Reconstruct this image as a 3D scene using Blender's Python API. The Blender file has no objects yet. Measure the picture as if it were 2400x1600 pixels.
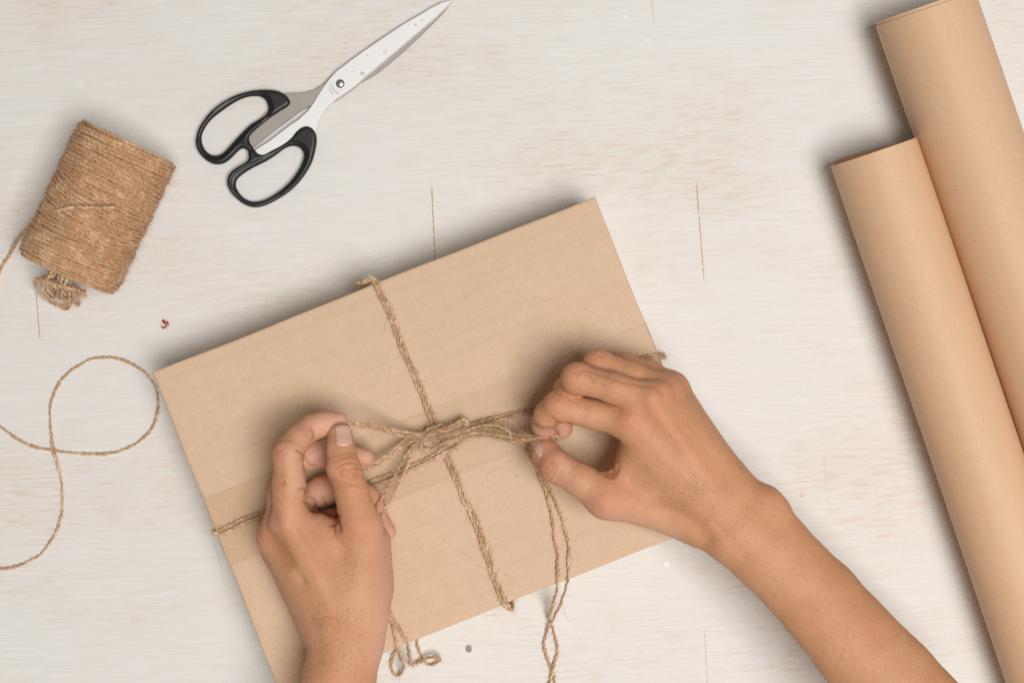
import bpy, bmesh, math, random
import numpy as np
from mathutils import Vector

# ------------------------------------------------------------------ camera, light, exposure
scene = bpy.context.scene
H = 0.90            # camera height above the table (m)
S = 0.00026         # metres per photograph pixel on the table
cam_d = bpy.data.cameras.new("camera")
cam = bpy.data.objects.new("camera", cam_d)
scene.collection.objects.link(cam)
cam.location = (0, 0, H)
cam.rotation_euler = (0, 0, 0)
cam_d.sensor_width = 36.0
cam_d.lens = 36.0 * H / (2400 * S)
cam_d.clip_start = 0.01
cam_d.clip_end = 20.0
scene.camera = cam

world = bpy.data.worlds.new("World")
scene.world = world
world.use_nodes = True
bg = world.node_tree.nodes["Background"]
bg.inputs[0].default_value = (1.0, 0.90, 0.77, 1)
bg.inputs[1].default_value = 0.21

key_d = bpy.data.lights.new("softbox", 'AREA')
key_d.shape = 'RECTANGLE'
key_d.size = 1.15
key_d.size_y = 1.15
key_d.energy = 60.0
key_d.color = (1.0, 0.99, 0.98)
key = bpy.data.objects.new("softbox", key_d)
scene.collection.objects.link(key)
key.location = (0.64, -0.42, 2.42)
key.rotation_euler = (Vector((0.0, 0.02, 0.0)) - Vector(key.location)).to_track_quat('-Z', 'Y').to_euler()

vs = scene.view_settings
vs.view_transform = 'Standard'
vs.look = 'None'
vs.exposure = 0.0
vs.gamma = 1.0
scene.render.engine = 'CYCLES'
scene.cycles.use_denoising = False
scene.cycles.use_adaptive_sampling = False
scene.cycles.max_bounces = 8
scene.cycles.sample_clamp_indirect = 4.0

rng = np.random.default_rng(7)
random.seed(7)
col = scene.collection
MM = 0.001


def P(px, py, z):
    """photograph pixel + height in mm -> world point in mm"""
    k = S * 1000.0 * (H * 1000.0 - z) / (H * 1000.0)
    return np.array([(px - 1200.0) * k, (800.0 - py) * k, z], float)


def to_px(V):
    k = S * 1000.0 * (H * 1000.0 - V[:, 2]) / (H * 1000.0)
    return np.stack([V[:, 0] / k + 1200.0, 800.0 - V[:, 1] / k], 1)


# ------------------------------------------------------------------ object helpers
def tag(o, label=None, cat=None, group=None, kind=None):
    if label: o['label'] = label
    if cat: o['category'] = cat
    if group: o['group'] = group
    if kind: o['kind'] = kind
    return o


def mesh_obj(name, verts_mm, faces, mat, parent=None, smooth=True):
    me = bpy.data.meshes.new(name)
    v = np.asarray(verts_mm, np.float32) * MM
    if isinstance(faces, np.ndarray):
        n = faces.shape[1]
        me.vertices.add(len(v))
        me.vertices.foreach_set('co', v.ravel())
        me.loops.add(faces.size)
        me.loops.foreach_set('vertex_index', faces.astype(np.int32).ravel())
        me.polygons.add(len(faces))
        me.polygons.foreach_set('loop_start', np.arange(0, faces.size, n, dtype=np.int32))
        me.polygons.foreach_set('loop_total', np.full(len(faces), n, np.int32))
        me.update(calc_edges=True)
        me.validate()
    else:
        me.from_pydata([tuple(p) for p in v], [], faces)
        me.update()
    if smooth:
        me.polygons.foreach_set('use_smooth', np.ones(len(me.polygons), bool))
    o = bpy.data.objects.new(name, me)
    col.objects.link(o)
    if mat: me.materials.append(mat)
    if parent: o.parent = parent
    return o


def empty(name, loc_mm):
    o = bpy.data.objects.new(name, None)
    o.empty_display_size = 0.01
    col.objects.link(o)
    return o


def attr_float(o, name, vals):
    a = o.data.attributes.new(name, 'FLOAT', 'POINT')
    a.data.foreach_set('value', np.asarray(vals, np.float32))


# ------------------------------------------------------------------ node helpers
class NT:
    def __init__(self, name):
        self.m = bpy.data.materials.new(name)
        self.m.use_nodes = True
        self.t = self.m.node_tree
        self.b = self.t.nodes['Principled BSDF']

    def n(self, typ, **kw):
        nd = self.t.nodes.new(typ)
        for k, v in kw.items():
            setattr(nd, k, v)
        return nd

    def link(self, a, b):
        self.t.links.new(a, b)

    def inp(self, sock, v):
        if hasattr(v, 'is_linked') or isinstance(v, bpy.types.NodeSocket):
            self.link(v, sock)
        else:
            sock.default_value = v

    def math(self, op, a, b=None, c=None, clamp=False):
        nd = self.n('ShaderNodeMath', operation=op)
        nd.use_clamp = clamp
        self.inp(nd.inputs[0], a)
        if b is not None: self.inp(nd.inputs[1], b)
        if c is not None: self.inp(nd.inputs[2], c)
        return nd.outputs[0]

    def smooth(self, x, lo, hi, a=0.0, b=1.0):
        nd = self.n('ShaderNodeMapRange', interpolation_type='SMOOTHSTEP')
        self.inp(nd.inputs[0], x)
        for i, v in enumerate((lo, hi, a, b)):
            self.inp(nd.inputs[i + 1], v)
        return nd.outputs[0]

    def mix(self, f, a, b):
        nd = self.n('ShaderNodeMix', data_type='RGBA')
        self.inp(nd.inputs[0], f)
        for s, v in ((nd.inputs[6], a), (nd.inputs[7], b)):
            if isinstance(v, tuple) and len(v) == 3: v = v + (1,)
            self.inp(s, v)
        return nd.outputs[2]

    def pos(self):
        return self.n('ShaderNodeNewGeometry').outputs['Position']

    def mapping(self, vec, scale=(1, 1, 1), rot=(0, 0, 0), loc=(0, 0, 0)):
        nd = self.n('ShaderNodeMapping')
        self.link(vec, nd.inputs[0])
        nd.inputs[1].default_value = loc
        nd.inputs[2].default_value = rot
        nd.inputs[3].default_value = scale
        return nd.outputs[0]

    def noise(self, vec, scale, detail=2, rough=0.5, dist=0.0):
        nd = self.n('ShaderNodeTexNoise')
        self.link(vec, nd.inputs['Vector'])
        nd.inputs['Scale'].default_value = scale
        nd.inputs['Detail'].default_value = detail
        nd.inputs['Roughness'].default_value = rough
        nd.inputs['Distortion'].default_value = dist
        return nd.outputs[0]

    def bump(self, h, strength, dist, normal=None):
        nd = self.n('ShaderNodeBump')
        nd.inputs['Strength'].default_value = strength
        nd.inputs['Distance'].default_value = dist
        self.link(h, nd.inputs['Height'])
        if normal is not None: self.link(normal, nd.inputs['Normal'])
        return nd.outputs[0]

    def attr(self, name):
        return self.n('ShaderNodeAttribute', attribute_name=name).outputs['Fac']

    def set(self, **kw):
        for k, v in kw.items():
            s = self.b.inputs[k.replace('_', ' ')]
            if isinstance(v, tuple) and len(v) == 3: v = v + (1,)
            self.inp(s, v)
        return self.m


# ------------------------------------------------------------------ materials
def mat_table():
    t = NT('whitewashed_wood')
    p = t.pos()
    warp = t.noise(t.mapping(p, (1, 1, 1)), 9.0, 1)
    sep = t.n('ShaderNodeSeparateXYZ'); t.link(p, sep.inputs[0])
    x, y = sep.outputs[0], sep.outputs[1]
    yy = t.math('ADD', y, t.math('MULTIPLY', t.math('SUBTRACT', warp, 0.5), 0.007))
    yy = t.math('SUBTRACT', yy, t.math('MULTIPLY', x, 0.05))
    cmb = t.n('ShaderNodeCombineXYZ'); t.link(x, cmb.inputs[0]); t.link(yy, cmb.inputs[1])
    q = cmb.outputs[0]
    fine = t.noise(t.mapping(q, (42, 900, 1)), 1.0, 3, 0.6)
    med = t.noise(t.mapping(q, (22, 240, 1), loc=(3, 1, 0)), 1.0, 3, 0.6)
    streak = t.noise(t.mapping(q, (55, 760, 1), loc=(7, 5, 0)), 1.0, 2, 0.55)
    patch = t.noise(t.mapping(q, (5, 11, 1), loc=(1.7, 0.4, 0)), 1.0, 3, 0.55)
    cloud = t.noise(t.mapping(q, (6, 16, 1), loc=(4, 2, 0)), 1.0, 3, 0.6)
    blot = t.noise(t.mapping(q, (60, 110, 1), loc=(2, 9, 0)), 1.0, 3, 0.6)
    white = (0.755, 0.738, 0.71)
    grey = (0.705, 0.69, 0.665)
    tan = (0.63, 0.42, 0.255)
    c = t.mix(t.smooth(fine, 0.42, 0.72), white, grey)
    c = t.mix(t.math('MULTIPLY', t.smooth(med, 0.5, 0.75), 0.55), c, (0.72, 0.67, 0.61))
    c = t.mix(t.math('MULTIPLY', t.smooth(med, 0.28, 0.45, 1.0, 0.0), 0.6), c, (0.80, 0.79, 0.77))
    c = t.mix(t.math('MULTIPLY', t.smooth(cloud, 0.42, 0.68), 0.35), c, (0.735, 0.705, 0.665))
    # thin paint: bare wood shows along the grain, in patches
    m = t.math('MULTIPLY', t.smooth(streak, 0.47, 0.62), t.smooth(patch, 0.36, 0.70))
    m = t.math('MULTIPLY', m, t.smooth(blot, 0.35, 0.6, 0.35, 1.0))
    c = t.mix(t.math('MULTIPLY', m, 0.42), c, tan)
    wash = t.math('MULTIPLY', t.smooth(patch, 0.46, 0.72), 0.17)
    c = t.mix(wash, c, (0.66, 0.50, 0.36))
    # joints between the strips of the board
    wob = t.math('MULTIPLY', t.math('SUBTRACT', t.noise(p, 400.0, 2), 0.5), 0.0009)
    brk = t.smooth(t.noise(p, 330.0, 2), 0.25, 0.5)
    crack = None
    for (x0, y0, x1, y1, w, s) in ((1011, 425, 1021, 640, 2.0, .85), (1631, 415, 1651, 668, 2.0, .75), (84, 680, 94, 800, 1.9, .7),
                                   (1526, -10, 1533, 60, 2.4, .25), (1930, 1060, 1940, 1190, 1.5, .2), (1651, 1470, 1659, 1620, 1.8, .4),
                                   (2360, 430, 2366, 560, 1.6, .4),
):
        a, b = P(x0, y0, 0) * MM, P(x1, y1, 0) * MM
        mm = (b[0] - a[0]) / (b[1] - a[1])
        xl = t.math('MULTIPLY_ADD', t.math('SUBTRACT', y, float(a[1])), float(mm), float(a[0]))
        d = t.math('ABSOLUTE', t.math('ADD', t.math('SUBTRACT', x, xl), wob))
        k = t.smooth(d, 0.0003, w * S, 1.0, 0.0)
        ym, yh = (a[1] + b[1]) / 2, abs(a[1] - b[1]) / 2
        e = t.smooth(t.math('ABSOLUTE', t.math('SUBTRACT', y, float(ym))), float(yh * 0.75), float(yh), s, 0.0)
        k = t.math('MULTIPLY', k, e)
        crack = k if crack is None else t.math('MAXIMUM', crack, k)
    crack = t.math('MULTIPLY', crack, brk)
    c = t.mix(crack, c, (0.44, 0.29, 0.175))
    # dried drops of paint and stains
    nz = t.math('MULTIPLY', t.math('SUBTRACT', t.noise(p, 260.0, 3, 0.6), 0.5), 0.9)
    bumps = None
    for (cx, cy, rx, ry, colr, amt) in ((1098, 1519, 8, 10, (0.20, 0.18, 0.165), .85), (1101, 1515, 5, 6, (0.35, 0.32, 0.3), .5),
                                        (386, 760, 12, 14, (0.72, 0.40, 0.30), .45), (1879, 1160, 8, 7, (0.75, 0.42, 0.36), .5), (190, 198, 11, 10, (0.80, 0.80, 0.78), .6),
                                        (1563, 1323, 7, 6, (0.85, 0.85, 0.83), .8), (1608, 1288, 8, 4, (0.85, 0.85, 0.83), .6),
                                        (1232, 452, 9, 8, (0.81, 0.81, 0.79), .4), (1120, 452, 7, 8, (0.81, 0.81, 0.79), .3),
                                        (1465, 40, 8, 6, (0.84, 0.84, 0.82), .6),
                                        (1517, 96, 6, 6, (0.84, 0.84, 0.82), .5), (1890, 1000, 12, 5, (0.84, 0.84, 0.82), .4)):
        ctr = P(cx, cy, 0) * MM
        dx = t.math('DIVIDE', t.math('SUBTRACT', x, float(ctr[0])), rx * S)
        dy = t.math('DIVIDE', t.math('SUBTRACT', y, float(ctr[1])), ry * S)
        d = t.math('ADD', t.math('SQRT', t.math('ADD', t.math('MULTIPLY', dx, dx), t.math('MULTIPLY', dy, dy))), nz)
        c = t.mix(t.smooth(d, 0.8, 1.05, amt, 0.0), c, colr)
    h = t.math('ADD', t.math('MULTIPLY', fine, 1.0), t.math('MULTIPLY', med, 0.5))
    h = t.math('SUBTRACT', h, t.math('MULTIPLY', crack, 1.5))
    t.set(Base_Color=c, Roughness=0.62, Normal=t.bump(h, 0.2, 0.0004))
    t.b.inputs['Specular IOR Level'].default_value = 0.3
    return t.m


def mat_card(name, base, dark, tape=False):
    t = NT(name)
    tc = t.n('ShaderNodeTexCoord').outputs['Object']
    fib = t.noise(tc, 900.0, 4, 0.7)
    mot = t.noise(tc, 120.0, 3, 0.6)
    big = t.noise(tc, 9.0, 2)
    sp = t.n('ShaderNodeTexVoronoi'); t.link(tc, sp.inputs['Vector']); sp.inputs['Scale'].default_value = 115.0
    spn = t.noise(tc, 70.0, 1)
    speck = t.math('MULTIPLY', t.smooth(sp.outputs['Distance'], 0.03, 0.085, 1.0, 0.0), t.smooth(spn, 0.52, 0.58))
    c = t.mix(t.smooth(fib, 0.3, 0.7), dark, base)
    c = t.mix(t.math('MULTIPLY', t.smooth(mot, 0.35, 0.7), 0.3), c, tuple(min(1, v * 1.07) for v in base))
    c = t.mix(t.math('MULTIPLY', t.smooth(big, 0.4, 0.7), 0.22), c, tuple(v * 0.86 for v in base))
    c = t.mix(t.math('MULTIPLY', speck, 0.6), c, tuple(v * 0.3 for v in base))
    # corrugation lines run along the length of the box
    wv = t.n('ShaderNodeTexNoise'); t.link(t.mapping(tc, (4, 170, 1)), wv.inputs['Vector'])
    wv.inputs['Scale'].default_value = 1.0; wv.inputs['Detail'].default_value = 2
    c = t.mix(t.math('MULTIPLY', t.smooth(wv.outputs[0], 0.48, 0.7), 0.42), c, dark)
    h = t.math('ADD', t.math('MULTIPLY', fib, 0.35), t.math('MULTIPLY', wv.outputs[0], 1.2))
    t.set(Base_Color=c, Roughness=0.45 if tape else 0.72, Normal=t.bump(h, 0.16 if tape else 0.25, 0.0004))
    t.b.inputs['Specular IOR Level'].default_value = 0.35 if tape else 0.25
    return t.m


def mat_kraft():
    t = NT('kraft_paper')
    tc = t.n('ShaderNodeTexCoord').outputs['Object']
    fib = t.noise(tc, 600.0, 4, 0.7)
    strk = t.noise(t.mapping(tc, (1, 1, 0.08)), 160.0, 3, 0.6)
    big = t.noise(tc, 14.0, 2)
    sp = t.n('ShaderNodeTexVoronoi'); t.link(tc, sp.inputs['Vector']); sp.inputs['Scale'].default_value = 60.0
    speck = t.smooth(sp.outputs['Distance'], 0.02, 0.05, 1.0, 0.0)
    c = t.mix(t.smooth(fib, 0.3, 0.7), (0.655, 0.42, 0.26), (0.70, 0.458, 0.292))
    c = t.mix(t.math('MULTIPLY', t.smooth(strk, 0.4, 0.7), 0.3), c, (0.615, 0.39, 0.24))
    c = t.mix(t.math('MULTIPLY', t.smooth(big, 0.4, 0.7), 0.3), c, (0.705, 0.47, 0.305))
    c = t.mix(t.math('MULTIPLY', speck, 0.5), c, (0.2, 0.12, 0.07))
    t.set(Base_Color=c, Roughness=0.58, Normal=t.bump(t.math('ADD', fib, t.math('MULTIPLY', strk, 0.6)), 0.12, 0.0004))
    t.b.inputs['Specular IOR Level'].default_value = 0.4
    return t.m


def mat_twine(name, c0, c1, c2):
    t = NT(name)
    p = t.pos()
    a = t.noise(p, 700.0, 3, 0.7)
    b = t.noise(p, 130.0, 2, 0.6)
    ply = t.attr('ply')
    fl = t.noise(p, 2400.0, 2, 0.6)
    c = t.mix(t.smooth(a, 0.32, 0.68), c0, c1)
    c = t.mix(t.math('MULTIPLY', t.smooth(b, 0.45, 0.68), 0.65), c, c2)
    c = t.mix(t.math('MULTIPLY', ply, 0.48), c, c0)  # one ply is painted darker, in place of shade in the twist grooves
    t.set(Base_Color=c, Roughness=0.62, Normal=t.bump(fl, 0.5, 0.0003))
    t.b.inputs['Specular IOR Level'].default_value = 0.4
    return t.m


def mat_plain(name, color, rough, metal=0.0, spec=0.5, bump=None):
    t = NT(name)
    t.set(Base_Color=color, Roughness=rough, Metallic=metal)
    t.b.inputs['Specular IOR Level'].default_value = spec
    if bump:
        tc = t.n('ShaderNodeTexCoord').outputs['Object']
        t.link(t.bump(t.noise(tc, bump[0], 3, 0.6), bump[1], bump[2]), t.b.inputs['Normal'])
    return t.m


def mat_steel(name, color, rough, dirty):
    t = NT(name)
    p = t.pos()
    n1 = t.noise(t.mapping(p, (1, 1, 1), rot=(0, 0, math.radians(-37))), 90.0, 3, 0.6)
    sc = t.noise(t.mapping(p, (30, 1600, 1), rot=(0, 0, math.radians(53))), 1.0, 2, 0.6)
    c = t.mix(t.math('MULTIPLY', t.smooth(n1, 0.4, 0.75), 0.12), color, tuple(v * 0.7 for v in color))
    if dirty:
        sep = t.n('ShaderNodeSeparateXYZ'); t.link(p, sep.inputs[0])
        nz = t.math('MULTIPLY', t.math('SUBTRACT', t.noise(p, 500.0, 3, 0.6), 0.5), 1.2)
        for (cx, cy, r, cc, am) in ((849, 173, 6.5, (0.50, 0.50, 0.22), .7), (974, 59, 3, (0.2, .17, .15), .6), (957, 58, 2.5, (0.25, .2, .18), .5),
                                    (903, 122, 7, (0.62, .63, .60), .5), (860, 131, 3.5, (0.4, .37, .34), .35), (827, 168, 2.5, (.35, .35, .35), .5), (990, 48, 5, (.6, .58, .55), .4)):
            ctr = P(cx, cy, 5) * MM
            dx = t.math('DIVIDE', t.math('SUBTRACT', sep.outputs[0], float(ctr[0])), r * S)
            dy = t.math('DIVIDE', t.math('SUBTRACT', sep.outputs[1], float(ctr[1])), r * S)
            d = t.math('ADD', t.math('SQRT', t.math('ADD', t.math('MULTIPLY', dx, dx), t.math('MULTIPLY', dy, dy))), nz)
            c = t.mix(t.smooth(d, 0.5, 1.1, am, 0.0), c, cc)
    t.set(Base_Color=c, Roughness=rough, Metallic=0.45 if dirty else 0.6, Normal=t.bump(sc, 0.05, 0.0002))
    return t.m


def mat_skin():
    t = NT('skin')
    tc = t.pos()
    pink, crease = t.attr('pink'), t.attr('crease')
    n1 = t.noise(tc, 38.0, 2, 0.5)
    n2 = t.noise(tc, 260.0, 3, 0.65)
    tan = (0.605, 0.305, 0.162)
    deep = (0.565, 0.272, 0.14)
    rose = (0.67, 0.38, 0.27)
    c = t.mix(t.smooth(n1, 0.35, 0.68), tan, deep)
    c = t.mix(t.math('MULTIPLY', t.smooth(n2, 0.45, 0.7), 0.35), c, (0.63, 0.34, 0.19))
    n5 = t.noise(tc, 850.0, 2, 0.6)
    c = t.mix(t.math('MULTIPLY', t.smooth(n5, 0.5, 0.72), 0.32), c, (0.47, 0.205, 0.10))
    c = t.mix(pink, c, rose)
    c = t.mix(t.math('MULTIPLY', t.attr('flush'), 0.6), c, (0.60, 0.25, 0.15))
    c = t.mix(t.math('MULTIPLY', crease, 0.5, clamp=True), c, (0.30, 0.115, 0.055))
    # fine skin relief: small cells stretched across the limb
    v1 = t.n('ShaderNodeTexVoronoi', feature='DISTANCE_TO_EDGE'); t.link(tc, v1.inputs['Vector']); v1.inputs['Scale'].default_value = 1150.0
    n3 = t.noise(tc, 1500.0, 3, 0.65)
    n4 = t.noise(t.mapping(tc, (1, 0.35, 0.6)), 420.0, 2, 0.6)
    h = t.math('ADD', t.math('MULTIPLY', t.smooth(v1.outputs[0], 0.0, 0.3), 0.22), t.math('MULTIPLY', n3, 0.5))
    h = t.math('ADD', h, t.math('MULTIPLY', n4, 0.5))
    t.set(Base_Color=c, Roughness=t.smooth(n2, 0.3, 0.7, 0.52, 0.64), Normal=t.bump(h, 0.44, 0.0004))
    b = t.b
    b.inputs['Subsurface Weight'].default_value = 0.22
    b.inputs['Subsurface Radius'].default_value = (1.0, 0.35, 0.18)
    b.inputs['Subsurface Scale'].default_value = 0.0022
    b.inputs['Specular IOR Level'].default_value = 0.33
    return t.m


M_TABLE = mat_table()
M_CARD = mat_card('corrugated_card', (0.69, 0.495, 0.345), (0.615, 0.43, 0.285))
M_TAPE = mat_card('brown_paper_tape', (0.605, 0.41, 0.26), (0.545, 0.36, 0.215), True)
M_KRAFT = mat_kraft()
M_TWINE = mat_twine('jute_twine', (0.40, 0.21, 0.10), (0.82, 0.57, 0.35), (0.95, 0.78, 0.58))
M_SPOOL = mat_twine('wound_jute', (0.46, 0.25, 0.125), (0.68, 0.42, 0.24), (0.84, 0.60, 0.39))
M_FUZZ = mat_plain('jute_fibre', (0.68, 0.47, 0.28), 0.6)
M_BLACK = mat_plain('black_plastic', (0.012, 0.012, 0.013), 0.42, 0, 0.5, (900.0, 0.25, 0.0003))
M_BLADE = mat_steel('steel_reflection_bright', (0.86, 0.855, 0.85), 0.42, True)  # near-white base: the bright reflection on this blade is put into its colour
M_BACK = mat_steel('steel_reflection_dim', (0.42, 0.385, 0.355), 0.42, False)  # same metal as the front blade; its dimmer reflection is painted as darker colour
M_PIVOT = mat_plain('dark_rivet_steel', (0.42, 0.42, 0.40), 0.38, 1.0)
M_INK = mat_plain('etched_grey', (0.33, 0.33, 0.33), 0.7)
M_RED = mat_plain('red_wax', (0.30, 0.02, 0.012), 0.45, 0, 0.4, (500.0, 0.6, 0.001))
M_SKIN = mat_skin()
M_NAIL = mat_plain('nail', (0.68, 0.43, 0.325), 0.42, 0, 0.5, (300.0, 0.05, 0.0003))
M_NAILTIP = mat_plain('nail_edge', (0.72, 0.55, 0.45), 0.35)
M_HAIR = mat_plain('hair', (0.19, 0.08, 0.036), 0.5)


# ------------------------------------------------------------------ curves and tubes
def catmull(pts, step, closed=False):
    pts = np.asarray(pts, float)
    if closed:
        ext = np.vstack([pts[-1], pts, pts[0], pts[1]])
    else:
        ext = np.vstack([2 * pts[0] - pts[1], pts, 2 * pts[-1] - pts[-2]])
    out = []
    for i in range(1, len(ext) - 2):
        p0, p1, p2, p3 = ext[i - 1], ext[i], ext[i + 1], ext[i + 2]
        n = max(2, int(np.ceil(np.linalg.norm(p2 - p1) / step)))
        d1 = max(np.linalg.norm(p1 - p0), 1e-6) ** .5
        d2 = max(np.linalg.norm(p2 - p1), 1e-6) ** .5
        d3 = max(np.linalg.norm(p3 - p2), 1e-6) ** .5
        m1 = ((p1 - p0) / d1 - (p2 - p0) / (d1 + d2) + (p2 - p1) / d2) * d2
        m2 = ((p2 - p1) / d2 - (p3 - p1) / (d2 + d3) + (p3 - p2) / d3) * d2
        t = np.linspace(0, 1, n, endpoint=False)[:, None]
        out.append((2 * t**3 - 3 * t**2 + 1) * p1 + (t**3 - 2 * t**2 + t) * m1 + (-2 * t**3 + 3 * t**2) * p2 + (t**3 - t**2) * m2)
    if not closed:
        out.append(pts[-1:])
    out = np.vstack(out)
    if closed:
        out = np.vstack([out, out[:1]])
    seg = np.linalg.norm(np.diff(out, axis=0), axis=1)
    L = np.concatenate([[0], np.cumsum(seg)])
    n = max(3, int(L[-1] / step) + 1)
    u = np.linspace(0, L[-1], n)
    res = np.stack([np.interp(u, L, out[:, k]) for k in range(out.shape[1])], 1)
    return res[:-1] if closed else res


def frames(C):
    T = np.gradient(C, axis=0)
    T /= np.linalg.norm(T, axis=1)[:, None] + 1e-12
    N = np.zeros_like(T)
    up = np.array([0, 0, 1.0]) if abs(T[0, 2]) < 0.9 else np.array([1.0, 0, 0])
    n = np.cross(up, T[0]); n /= np.linalg.norm(n)
    for i in range(len(C)):
        n = n - T[i] * np.dot(n, T[i])
        n /= np.linalg.norm(n) + 1e-12
        N[i] = n
    return T, N, np.cross(T, N)


class Tubes:
    def __init__(self):
        self.v, self.f, self.a, self.n = [], [], [], 0

    def tube(self, C, r, sides=6, attr=0.0):
        C = np.asarray(C, float)
        T, N, B = frames(C)
        r = np.broadcast_to(np.asarray(r, float), (len(C),))
        ang = np.arange(sides) * 2 * math.pi / sides
        V = C[:, None] + r[:, None, None] * (np.cos(ang)[None, :, None] * N[:, None] + np.sin(ang)[None, :, None] * B[:, None])
        n = len(C)
        i = np.arange(n - 1)[:, None] * sides
        j = np.arange(sides)[None]
        j2 = (j + 1) % sides
        F = np.stack([i + j, i + j2, i + sides + j2, i + sides + j], -1).reshape(-1, 4) + self.n
        self.v.append(V.reshape(-1, 3)); self.f.append(F)
        self.a.append(np.repeat(np.broadcast_to(np.asarray(attr, float), (n,)), sides)); self.n += n * sides

    def twine(self, pts, dia=2.05, pitch=8.0, step=0.55, sides=6, jitter=0.12, catm=True):
        C = catmull(pts, step) if catm else np.asarray(pts, float)
        n = len(C)
        ph0 = rng.uniform(0, 6.28)
        w = np.cumsum(rng.normal(0, 1, (n, 3)), 0)
        k = max(3, int(6 / step)); ker = np.ones(k) / k
        w = np.stack([w[:, q] - np.convolve(np.pad(w[:, q], (k, k), 'edge'), np.ones(4 * k) / (4 * k), 'same')[k:-k] for q in range(3)], 1)
        w = np.stack([np.convolve(w[:, q], ker, 'same') for q in range(3)], 1)
        C = C + np.clip(w * jitter, -0.35, 0.35) * np.array([1, 1, 0.4])
        T, N, B = frames(C)
        seg = np.concatenate([[0], np.cumsum(np.linalg.norm(np.diff(C, axis=0), axis=1))])
        ph = ph0 + 2 * math.pi * seg / pitch + 0.5 * np.sin(seg / 9.0 + ph0)
        thick = 1 + 0.15 * np.sin(seg / 7.0 + ph0 * 2) + 0.10 * np.sin(seg / 2.3 + ph0)
        for q in (0, 1):
            a = ph + q * math.pi
            off = 0.25 * dia * thick
            K = C + off[:, None] * (np.cos(a)[:, None] * N + np.sin(a)[:, None] * B)
            self.tube(K, 0.30 * dia * thick, sides, np.interp(seg, np.arange(0, seg[-1] + 36, 18.0), rng.uniform(0.0, 0.3, len(np.arange(0, seg[-1] + 36, 18.0))) + 0.65 * q))
        return C

    def fuzz(self, C, n, length=(2.5, 8.0), r=0.06, spread=0.7, start=0.9):
        if n < 1: return
        T, N, B = frames(C)
        for i in rng.integers(1, len(C) - 1, n):
            a = rng.uniform(0, 6.28)
            rad = math.cos(a) * N[i] + math.sin(a) * B[i]
            d = T[i] * rng.choice([-1, 1]) * rng.uniform(0.5, 1.2) + rad * rng.uniform(0.1, spread) * 1.4
            d /= np.linalg.norm(d)
            L = rng.uniform(*length) * rng.uniform(0.4, 1)
            bend = rng.normal(0, 0.55, 3); bend[2] *= 0.6
            t = np.linspace(0, 1, 5)[:, None]
            base = C[i] + rad * start
            K = base + d * L * t + bend * L * 0.6 * t * t
            self.tube(K, np.linspace(r, r * 0.5, 5), 3, float(rng.uniform(0, 1)))

    def build(self, name, mat, parent=None):
        o = mesh_obj(name, np.vstack(self.v), np.vstack(self.f), mat, parent)
        attr_float(o, 'ply', np.concatenate(self.a))
        return o


# ------------------------------------------------------------------ implicit surfaces
def smin(a, b, k):
    h = np.maximum(k - np.abs(a - b), 0.0) / k
    return np.minimum(a, b) - h * h * k * 0.25


def cone(Pt, a, b, ra, rb, flat=None):
    if flat is not None:
        nrm, s = flat
        nrm = np.asarray(nrm, float); nrm = nrm / np.linalg.norm(nrm)
        def sq(X):
            X = X - a
            return X + nrm * ((X @ nrm)[..., None] * (1.0 / s - 1.0))
        q = sq(Pt); bb = sq(b[None])[0]
        t = np.clip(q @ bb / max(bb @ bb, 1e-9), 0, 1)
        d = np.linalg.norm(q - t[:, None] * bb, axis=1) - (ra + (rb - ra) * t)
        return d * min(1.0, s)
    ba = b - a
    pa = Pt - a
    t = np.clip(pa @ ba / max(ba @ ba, 1e-9), 0, 1)
    return np.sqrt(((pa - t[:, None] * ba) ** 2).sum(1)) - (ra + (rb - ra) * t)


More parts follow.
